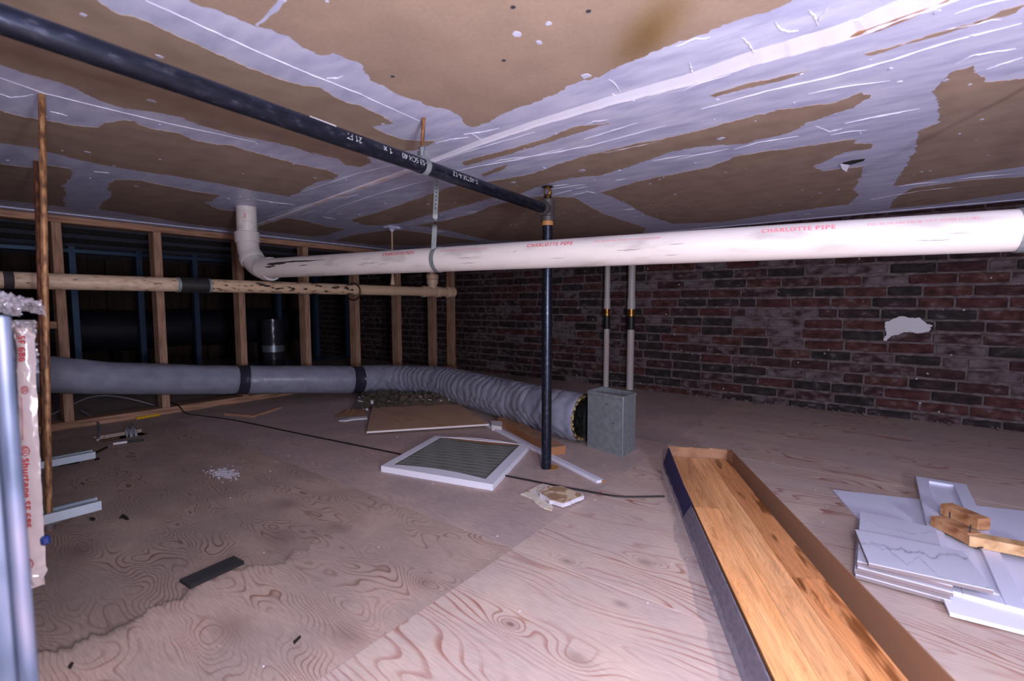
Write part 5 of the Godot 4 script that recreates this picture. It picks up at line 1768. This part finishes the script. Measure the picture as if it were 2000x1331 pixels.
func build_filter_and_boards() -> void:
	# furnace filter
	var t := thing("air_filter", "white framed pleated air filter lying on the plywood floor, grey with dirt", "air filter", Vector3(1.47, 0, -1.38))
	var q := [Vector3(1.186, 0, -1.551), Vector3(1.302, 0, -1.069), Vector3(1.787, 0, -1.245), Vector3(1.630, 0, -1.700)]
	var H := 0.024
	var P := func(u: float, v: float, y: float) -> Vector3:
		var a: Vector3 = q[0].lerp(q[1], u); var b: Vector3 = q[3].lerp(q[2], u)
		return a.lerp(b, v) + Vector3.UP * y
	# inner outline, bowed like the warped cardboard
	var fr := 0.075
	var rows := {"front_strip": [], "back_strip": [], "left_strip": [], "right_strip": []}
	var n := 16
	for i in n + 1:
		var f := float(i) / n
		rows.front_strip.append([P.call(f, 0.0, H), P.call(lerpf(fr, 1.0 - fr, f), 0.07 + 0.055 * sin(PI * f), H)])
		rows.back_strip.append([P.call(f, 1.0, H), P.call(lerpf(fr, 1.0 - fr, f), 0.965 - 0.01 * sin(PI * f), H + 0.012 * sin(PI * f))])
		rows.left_strip.append([P.call(0.0, f, H), P.call(fr, lerpf(0.07, 0.965, f), H)])
		rows.right_strip.append([P.call(1.0, f, H), P.call(1.0 - fr * 1.15, lerpf(0.07, 0.965, f), H)])
	for key in rows:
		var g := Geo.new()
		for i in n:
			var r0: Array = rows[key][i]; var r1: Array = rows[key][i + 1]
			g.quad(r0[0], r1[0], r1[1], r0[1], Vector3.UP)
			g.quad(r0[0] * Vector3(1, 0, 1), r1[0] * Vector3(1, 0, 1), r1[0], r0[0], r0[0] - P.call(0.5, 0.5, H))
			g.quad(r0[1] - Vector3.UP * 0.002, r1[1] - Vector3.UP * 0.002, r1[1], r0[1], P.call(0.5, 0.5, H) - r0[1])
			g.quad(r0[0] - Vector3.UP * 0.002, r1[0] - Vector3.UP * 0.002, r1[1] - Vector3.UP * 0.002, r0[1] - Vector3.UP * 0.002, Vector3.DOWN)
		obj(key, g, M.paper_white, t)
	var g := Geo.new()
	g.quad(P.call(fr, 0.955, H - 0.002), P.call(1.0 - fr, 0.955, H - 0.002), P.call(1.0 - fr, 0.985, 0.004), P.call(fr, 0.985, 0.004), Vector3(-1, 1, 0))
	g.quad(P.call(0.02, 0.02, 0.002), P.call(0.98, 0.02, 0.002), P.call(0.98, 0.98, 0.002), P.call(0.02, 0.98, 0.002), Vector3.UP)
	for i in 16:
		var f0 := i / 16.0; var f1 := (i + 1) / 16.0
		g.quad(P.call(lerpf(0.12, 0.99, f0), 0.955 - 0.05 * sin(PI * f0), H - 0.0015), P.call(lerpf(0.12, 0.99, f1), 0.955 - 0.05 * sin(PI * f1), H - 0.0015), P.call(lerpf(0.12, 0.99, f1), 0.972, H - 0.0025), P.call(lerpf(0.12, 0.99, f0), 0.972, H - 0.0025), Vector3.UP)
	obj("frame_inside", g, M.card_edge, t)
	# pleats
	g = Geo.new()
	var k := 13
	for i in k:
		for h in 2:
			var v0 := lerpf(0.05, 0.955, (i + 0.5 * h) / k); var v1 := lerpf(0.05, 0.955, (i + 0.5 * h + 0.5) / k)
			var y0 := H - 0.004 if h == 0 else H - 0.020
			var y1 := H - 0.020 if h == 0 else H - 0.004
			for s in 12:
				var u0 := lerpf(0.04, 0.96, s / 12.0); var u1 := lerpf(0.04, 0.96, (s + 1) / 12.0)
				var w0 := 0.0016 * sin(s * 1.9 + i); var w1 := 0.0016 * sin((s + 1) * 1.9 + i)
				g.quad(P.call(u0, v0, y0 + w0), P.call(u1, v0, y0 + w1), P.call(u1, v1, y1 + w1), P.call(u0, v1, y1 + w0), Vector3.UP)
	obj("pleated_media", g, M.media, t)
	settle(t)
	# tan plywood board
	t = thing("plywood_board", "square tan plywood board with a white painted edge lying under the debris", "board", Vector3(1.93, 0, -2.1))
	var bq := [Vector2(1.479, -2.044), Vector2(1.976, -1.647), Vector2(2.262, -2.136), Vector2(1.913, -2.573)]
	slab("wood_face", bq, 0.012, 0.022, M.tan_board, t, 0.0005)
	g = Geo.new()
	var a2: Vector2 = bq[0]; var b2: Vector2 = bq[1]
	var e2 := (b2 - a2).normalized()
	g.box(Transform3D(Basis(Vector3(e2.x, 0, e2.y), Vector3.UP, Vector3(e2.x, 0, e2.y).cross(Vector3.UP)), Vector3((a2.x + b2.x) / 2, 0.0165, (a2.y + b2.y) / 2) + Vector3(-e2.y, 0, e2.x) * 0.0015), Vector3(a2.distance_to(b2), 0.009, 0.003), 0.0006)
	obj("painted_edge", g, M.white_edge, t)
	for p in [[0.15, 0.2], [0.85, 0.2], [0.2, 0.8], [0.8, 0.8]]:
		var m: Vector2 = (bq[0].lerp(bq[1], p[0])).lerp(bq[3].lerp(bq[2], p[0]), p[1])
		var ft := Geo.new()
		ft.box(at(Vector3(m.x, 0.006, m.y)), Vector3(0.05, 0.012, 0.05), 0.001)
		obj("spacer", ft, M.panel, t)
	settle(t)
	# white vinyl trim
	t = thing("trim_strip", "thin white trim strip lying diagonally past the foot of the black post", "trim", Vector3(1.78, 0, -1.2))
	g = Geo.new()
	var ta := Vector3(2.034, 0.000, -1.733); var tb := Vector3(1.610, 0.000, -0.795)
	var te := (tb - ta).normalized()
	var ts := te.cross(Vector3.UP)
	var prof := [Vector2(-0.020, 0), Vector2(-0.020, 0.005), Vector2(-0.004, 0.006), Vector2(-0.001, 0.010), Vector2(0.016, 0.011), Vector2(0.020, 0.009), Vector2(0.020, 0)]
	g.prism(PackedVector2Array(prof), 0, ta.distance_to(tb), 0.0, Transform3D(Basis(ts, te, Vector3.UP), ta))
	obj("strip", g, M.vinyl, t)
	g = Geo.new()
	g.box(Transform3D(Basis(te, Vector3.UP, ts), tb + Vector3(0, 0.003, 0) + te * 0.002 + ts * -0.012), Vector3(0.008, 0.006, 0.018), 0.001)
	obj("broken_end", g, M.card_edge, t)
	settle(t)
	# flat carton lying beyond
	t = thing("cardboard_strip", "long narrow brown cardboard tray lying beside the flexible duct", "carton", Vector3(1.95, 0, -1.4))
	var ca := Vector3(2.222, 0.035, -1.934); var cb := Vector3(1.808, 0.000, -1.133); var cd := Vector3(1.862, 0.000, -1.087)
	ca = Vector3(2.070, 0, -1.665); cb = Vector3(1.773, 0, -1.118); cd = Vector3(1.85, 0, -1.08)
	var ce := (cb - ca).normalized()
	var cs := (cd - cb)
	cs = (cs - ce * cs.dot(ce)).normalized()
	var cw := 0.072
	var cl := ca.distance_to(cb)
	g = Geo.new()
	g.box(Transform3D(Basis(ce, Vector3.UP, ce.cross(Vector3.UP)), (ca + cb) / 2 + cs * cw / 2 + Vector3.UP * 0.0335), Vector3(cl, 0.003, cw), 0.0006)
	obj("lid", g, M.card, t)
	for s in [0.0, 1.0]:
		g = Geo.new()
		g.box(Transform3D(Basis(ce, Vector3.UP, ce.cross(Vector3.UP)), (ca + cb) / 2 + cs * cw * s + Vector3.UP * 0.016), Vector3(cl, 0.032, 0.003), 0.0006)
		obj("side", g, M.card_edge, t)
	for s in [0.0, 1.0]:
		g = Geo.new()
		g.box(Transform3D(Basis(cs, Vector3.UP, cs.cross(Vector3.UP)), ca.lerp(cb, s) + cs * cw / 2 + Vector3.UP * 0.016), Vector3(cw, 0.032, 0.003), 0.0006)
		obj("end", g, M.card_edge, t)
	settle(t)
	tag(slab("white_scrap", [Vector2(2.009, -1.663), Vector2(2.048, -1.611), Vector2(1.950, -1.538), Vector2(1.943, -1.601)], 0.0, 0.028, M.white_edge), "small white folded scrap at the corner of the tan board beside the cardboard tray", "scrap")


func build_small_things() -> void:
	# ribbed rubber strip
	var t := thing("ribbed_strip", "short black ribbed rubber strip lying on the bare plywood", "rubber strip", Vector3(0.465, 0.000, -1.306))
	var a := Vector3(0.405, 0.000, -1.309); var b := Vector3(0.533, 0.000, -1.321)
	var e := (b - a).normalized()
	var s := e.cross(Vector3.UP)
	if s.dot(Vector3(0, 0, 1)) < 0:
		s = -s
	var L := a.distance_to(b)
	var g := Geo.new()
	var w := 0.052
	g.box(Transform3D(Basis(e, Vector3.UP, e.cross(Vector3.UP)), (a + b) / 2 + s * w / 2 + Vector3.UP * 0.003), Vector3(L, 0.006, w), 0.001)
	obj("base", g, M.rubber, t)
	for k in 7:
		g = Geo.new()
		g.box(Transform3D(Basis(e, Vector3.UP, e.cross(Vector3.UP)), (a + b) / 2 + s * (0.0045 + k * 0.0072) + Vector3.UP * 0.0075), Vector3(L, 0.005, 0.0045), 0.0012)
		obj("rib", g, M.rubber, t)
	settle(t)
	# cable across the floor
	g = Geo.new()
	var cp := [Vector3(1.09, 0.045, -3.66), Vector3(1.10, 0.044, -3.40), Vector3(1.112, 0.004, -3.33), Vector3(1.210, 0.004, -2.925), Vector3(1.287, 0.004, -2.318), Vector3(1.370, 0.004, -1.677), Vector3(1.406, 0.003, -1.380), Vector3(1.445, 0.004, -1.102), Vector3(1.471, 0.004, -0.920), Vector3(1.492, 0.004, -0.804), Vector3(1.517, 0.004, -0.687), Vector3(1.561, 0.004, -0.622), Vector3(1.616, 0.004, -0.556)]
	var curve := Curve3D.new()
	for i in cp.size():
		var d: Vector3 = ((cp[mini(i + 1, cp.size() - 1)] as Vector3) - cp[maxi(i - 1, 0)]) / 7.0
		curve.add_point(cp[i], -d, d)
	var path := []
	for i in 91:
		path.append(curve.sample_baked(curve.get_baked_length() * i / 90.0, true))
	g.tube(path, [0.0034], 8)
	tag(obj("floor_cable", g, M.cable), "thin dark cable crossing the floor from under the stud wall past the air filter", "cable")
	# drywall scraps
	g = Geo.new()
	var sn := noise(190, 1.0, 3)
	var poly := ragged([Vector2(1.329, -0.964), Vector2(1.384, -0.961), Vector2(1.456, -0.956), Vector2(1.460, -0.918), Vector2(1.400, -0.855), Vector2(1.331, -0.861), Vector2(1.310, -0.819), Vector2(1.281, -0.806), Vector2(1.279, -0.835), Vector2(1.298, -0.883), Vector2(1.321, -0.909)], 0.008, 0.003, 41)
	g.prism(poly, 0.002, 0.006, 0.0008)
	tag(obj("paper_scrap", g, M.paper_cream), "torn cream paper scrap with a stained tip under the tan drywall piece", "scrap")
	t = thing("drywall_scrap", "small tan-faced drywall piece with broken white edges on the floor", "scrap", Vector3(1.399, 0.000, -0.844))
	poly = ragged([Vector2(1.348, -0.897), Vector2(1.422, -0.916), Vector2(1.453, -0.866), Vector2(1.435, -0.781), Vector2(1.420, -0.763), Vector2(1.319, -0.786), Vector2(1.318, -0.835)], 0.008, 0.0025, 42)
	g = Geo.new()
	g.prism(poly, 0.0062, 0.018, 0.001)
	obj("gypsum_core", g, M.gyp_edge, t)
	var inner := PackedVector2Array()
	var mid := Vector2.ZERO
	for p in poly:
		mid += p / poly.size()
	for p in poly:
		inner.append(mid.lerp(p, 0.92))
	g = Geo.new()
	g.prism(inner, 0.018, 0.0192)
	obj("paper_face", g, M.paper_tan, t)
	settle(t)
	# debris: dusty crumpled film on the board
	t = thing("plastic_film", "crumpled dusty clear plastic film heaped behind the tan plywood board", "film", Vector3(2.2, 0, -2.55))
	g = Geo.new()
	var dn := noise(191, 1.0, 4)
	var o0 := Vector3(1.753, 0.000, -2.553); var o1 := Vector3(2.223, 0.000, -2.150); var o2 := Vector3(2.336, 0.000, -2.297); var o3 := Vector3(2.086, 0.000, -2.898)
	g.sheet(80, 34, func(u, v):
		var p: Vector3 = o0.lerp(o1, u).lerp(o3.lerp(o2, u), v)
		var edge: float = clampf(minf(minf(u, 1.0 - u) * 8.0, minf(v, 1.0 - v) * 4.0), 0.0, 1.0)
		p += Vector3(dn.get_noise_2d(u * 7.0, 5.0), 0, dn.get_noise_2d(u * 9.0, 15.0)) * 0.06
		p.y = 0.024 + 0.025 * v + edge * (0.012 + 0.06 * absf(dn.get_noise_2d(u * 8.0, v * 4.0)))
		return p)
	obj("film", g, M.dust_film, t)
	for k in 16:
		g = Geo.new()
		var u := rng.randf(); var v := rng.randf() * 0.6
		var p: Vector3 = o0.lerp(o1, u).lerp(o3.lerp(o2, u), v)
		var sz := rng.randf_range(0.006, 0.018)
		g.box(at(Vector3(p.x, 0.05, p.z), rng.randf() * 3.0, Vector3(rng.randf() * 0.6, 0, rng.randf() * 0.6)), Vector3(sz * 2.0, 0.003, sz), 0.0006)
		obj("plaster_chip", g, M.chip, t)
	settle(t)
	# broken plaster left of the board
	var chips := [[[Vector2(1.862, -2.655), Vector2(1.908, -2.620), Vector2(1.844, -2.527), Vector2(1.797, -2.541)], 0.012, "white plaster lump with a dark hole beside the heaped plastic film"], [[Vector2(1.568, -2.423), Vector2(1.653, -2.434), Vector2(1.727, -2.379), Vector2(1.697, -2.334), Vector2(1.632, -2.379), Vector2(1.579, -2.389)], 0.006, "flat white plaster sliver left of the tan board"]]
	for c in chips:
		g = Geo.new()
		g.prism(ragged(c[0], 0.01, 0.004, 51), 0.0, c[1], 0.0015)
		tag(obj("plaster_chip", g, M.chip), c[2], "plaster chip")
	g = Geo.new()
	g.sheet(24, 8, func(u, v):
		var p0 := Vector3(1.599, 0.000, -2.533); var p1 := Vector3(1.752, 0.000, -2.418); var p2 := Vector3(1.829, 0.000, -2.523); var p3 := Vector3(1.736, 0.000, -2.624)
		var p: Vector3 = p0.lerp(p1, u).lerp(p3.lerp(p2, u), v)
		p.y = 0.003 + 0.02 * v * absf(dn.get_noise_2d(u * 8.0, 30.0)) + 0.012 * sin(PI * u) * v
		return p)
	tag(obj("paper_scrap", g, M.card), "curled brown paper scrap left of the tan plywood board", "scrap")
	# l-shaped wood frame piece
	t = thing("wood_molding", "angled thin piece of wooden molding lying by the stud wall", "molding", Vector3(1.323, 0.000, -2.921))
	for pr in [[Vector3(1.246, 0.000, -3.111), Vector3(1.321, 0.000, -2.903)], [Vector3(1.317, 0.000, -2.908), Vector3(1.542, 0.000, -3.028)]]:
		g = Geo.new()
		var pa: Vector3 = pr[0]; var pb: Vector3 = pr[1]
		var pe := (pb - pa).normalized()
		g.box(Transform3D(Basis(pe, Vector3.UP, pe.cross(Vector3.UP)), (pa + pb) / 2 + Vector3.UP * 0.007), Vector3(pa.distance_to(pb), 0.014, 0.024), 0.002)
		obj("leg", g, M.plate, t)
	settle(t)
	# yellow stick, pencil-like marker
	g = Geo.new()
	var ya := Vector3(0.883, 0.000, -3.399); var yb := Vector3(1.002, 0.000, -3.412)
	g.box(Transform3D(Basis((yb - ya).normalized(), Vector3.UP, (yb - ya).normalized().cross(Vector3.UP)), (ya + yb) / 2 + Vector3.UP * 0.007), Vector3(ya.distance_to(yb), 0.014, 0.014), 0.002)
	tag(obj("yellow_stick", g, M.yellow), "short yellow stick lying against the bottom plate of the stud wall", "stick")
	t = thing("marker", "black and white marker pen lying in front of the floor hole", "marker", Vector3(0.703, 0.000, -2.851))
	var ma := Vector3(0.650, 0.000, -2.865); var mm := Vector3(0.701, 0.000, -2.853); var mb := Vector3(0.761, 0.000, -2.832)
	g = Geo.new()
	g.tube([ma + Vector3.UP * 0.006, mm + Vector3.UP * 0.006], [0.0055], 12)
	obj("barrel", g, M.chip, t)
	g = Geo.new()
	g.tube([mm + Vector3.UP * 0.006, mb + Vector3.UP * 0.006], [0.006, 0.0045], 12)
	obj("cap", g, M.rubber, t)
	settle(t)
	# cables out of the floor hole
	for c in [[[Vector3(0.700, 0.045, -3.684), Vector3(0.712, 0.030, -3.525), Vector3(0.709, 0.012, -3.377), Vector3(0.666, 0.006, -3.173), Vector3(0.625, 0.006, -3.012)], "grey cable coming over the bottom plate to the left end of the floor hole"], [[Vector3(0.765, -0.08, -3.09), Vector3(0.757, 0.02, -3.085), Vector3(0.755, 0.028, -3.06), Vector3(0.75, 0.008, -2.985), Vector3(0.748, -0.05, -2.972)], "short grey cable loop rising from the middle of the floor hole"], [[Vector3(0.785, -0.08, -3.085), Vector3(0.779, 0.022, -3.08), Vector3(0.777, 0.028, -3.055), Vector3(0.774, 0.012, -3.0), Vector3(0.772, -0.05, -2.985)], "grey cable loop at the right of its twin in the floor hole"]]:
		var cu := Curve3D.new()
		for i in c[0].size():
			var d: Vector3 = ((c[0][mini(i + 1, 4)] as Vector3) - c[0][maxi(i - 1, 0)]) / 5.0
			cu.add_point(c[0][i], -d, d)
		path = []
		for i in 25:
			path.append(cu.sample_baked(cu.get_baked_length() * i / 24.0, true))
		g = Geo.new()
		g.tube(path, [0.006], 10)
		tag(obj("electrical_cable", g, M.cable_grey), c[1], "cable")
	# bits on the floor
	for c in [[[Vector2(0.432, -2.703), Vector2(0.495, -2.697), Vector2(0.486, -2.653), Vector2(0.429, -2.665)], "dark flat sliver on the floor under the back trapeze channel"], [[Vector2(0.539, -2.673), Vector2(0.556, -2.673), Vector2(0.551, -2.645), Vector2(0.532, -2.636)], "tiny dark chip on the floor beyond the back trapeze channel"], [[Vector2(0.567, -2.790), Vector2(0.625, -2.857), Vector2(0.623, -2.833), Vector2(0.564, -2.758)], "thin dark splinter lying between trapeze and marker"], [[Vector2(0.424, -1.857), Vector2(0.440, -1.885), Vector2(0.443, -1.857), Vector2(0.441, -1.824), Vector2(0.434, -1.827), Vector2(0.432, -1.853)], "small dark curled shaving on the bare floor right of the front channel"], [[Vector2(0.371, -1.941), Vector2(0.380, -1.916), Vector2(0.373, -1.901), Vector2(0.367, -1.916)], "reddish wood shaving on the floor below the front channel"], [[Vector2(0.177, -1.160), Vector2(0.184, -1.170), Vector2(0.186, -1.165), Vector2(0.179, -1.150)], "small dark chip in the lower left corner of the floor"], [[Vector2(0.462, -0.892), Vector2(0.480, -0.898), Vector2(0.479, -0.893), Vector2(0.460, -0.884)], "dark splinter on the bare plywood below the ribbed strip"]]:
		g = Geo.new()
		g.prism(PackedVector2Array(c[0]), 0.0, 0.003)
		tag(obj("wood_chip", g, M.crumb_dark), c[1], "chip")
	# fine crumbs nobody could count
	var bm := Geo.new()
	bm.box(Transform3D.IDENTITY, Vector3(1, 0.5, 0.7), 0.15)
	var mm2 := MultiMesh.new()
	mm2.transform_format = MultiMesh.TRANSFORM_3D
	mm2.mesh = bm.mesh()
	mm2.instance_count = 420
	for i in 420:
		var p := Vector3(rng.randf_range(0.2, 3.4), 0.001, rng.randf_range(-3.2, 0.5))
		if i < 90:
			p = Vector3(0.800, 0.000, -2.023) + Vector3(rng.randfn(0, 0.03), 0.001, rng.randfn(0, 0.05))
		elif i < 150:
			p = Vector3(1.920, 0.000, -2.737) + Vector3(rng.randfn(0, 0.16), 0.001, rng.randfn(0, 0.16))
		var sz := rng.randf_range(0.0012, 0.0042) * (1.7 if rng.randf() < 0.12 else 1.0)
		mm2.set_instance_transform(i, Transform3D(Basis.from_euler(Vector3(0, rng.randf() * TAU, 0)).scaled(Vector3(sz, sz, sz)), p))
	var mi := MultiMeshInstance3D.new()
	mi.name = "plaster_crumbs"
	mi.multimesh = mm2
	mi.material_override = M.chip
	mi.set_meta("kind", "stuff")
	add_child(mi)
	tag(mi, "fine white plaster crumbs scattered over the plywood floor", "crumbs")
	# powder smear
	g = Geo.new()
	for k in 160:
		var c2 := Vector2(0.803 + rng.randfn(0, 0.018), -2.02 + rng.randfn(0, 0.04))
		var r := rng.randf_range(0.0012, 0.0065)
		var pl := []
		for i in 9:
			pl.append(c2 + Vector2(cos(TAU * i / 9) * r * rng.randf_range(0.5, 1.1), sin(TAU * i / 9) * r * rng.randf_range(0.8, 1.9)))
		g.prism(PackedVector2Array(pl), 0.0, 0.0004 + 0.0002 * k / 24.0)
	var pw := obj("plaster_powder", g, M.gyp_edge)
	pw.set_meta("kind", "stuff")
	tag(pw, "white smear of plaster powder on the dusty floor", "powder")
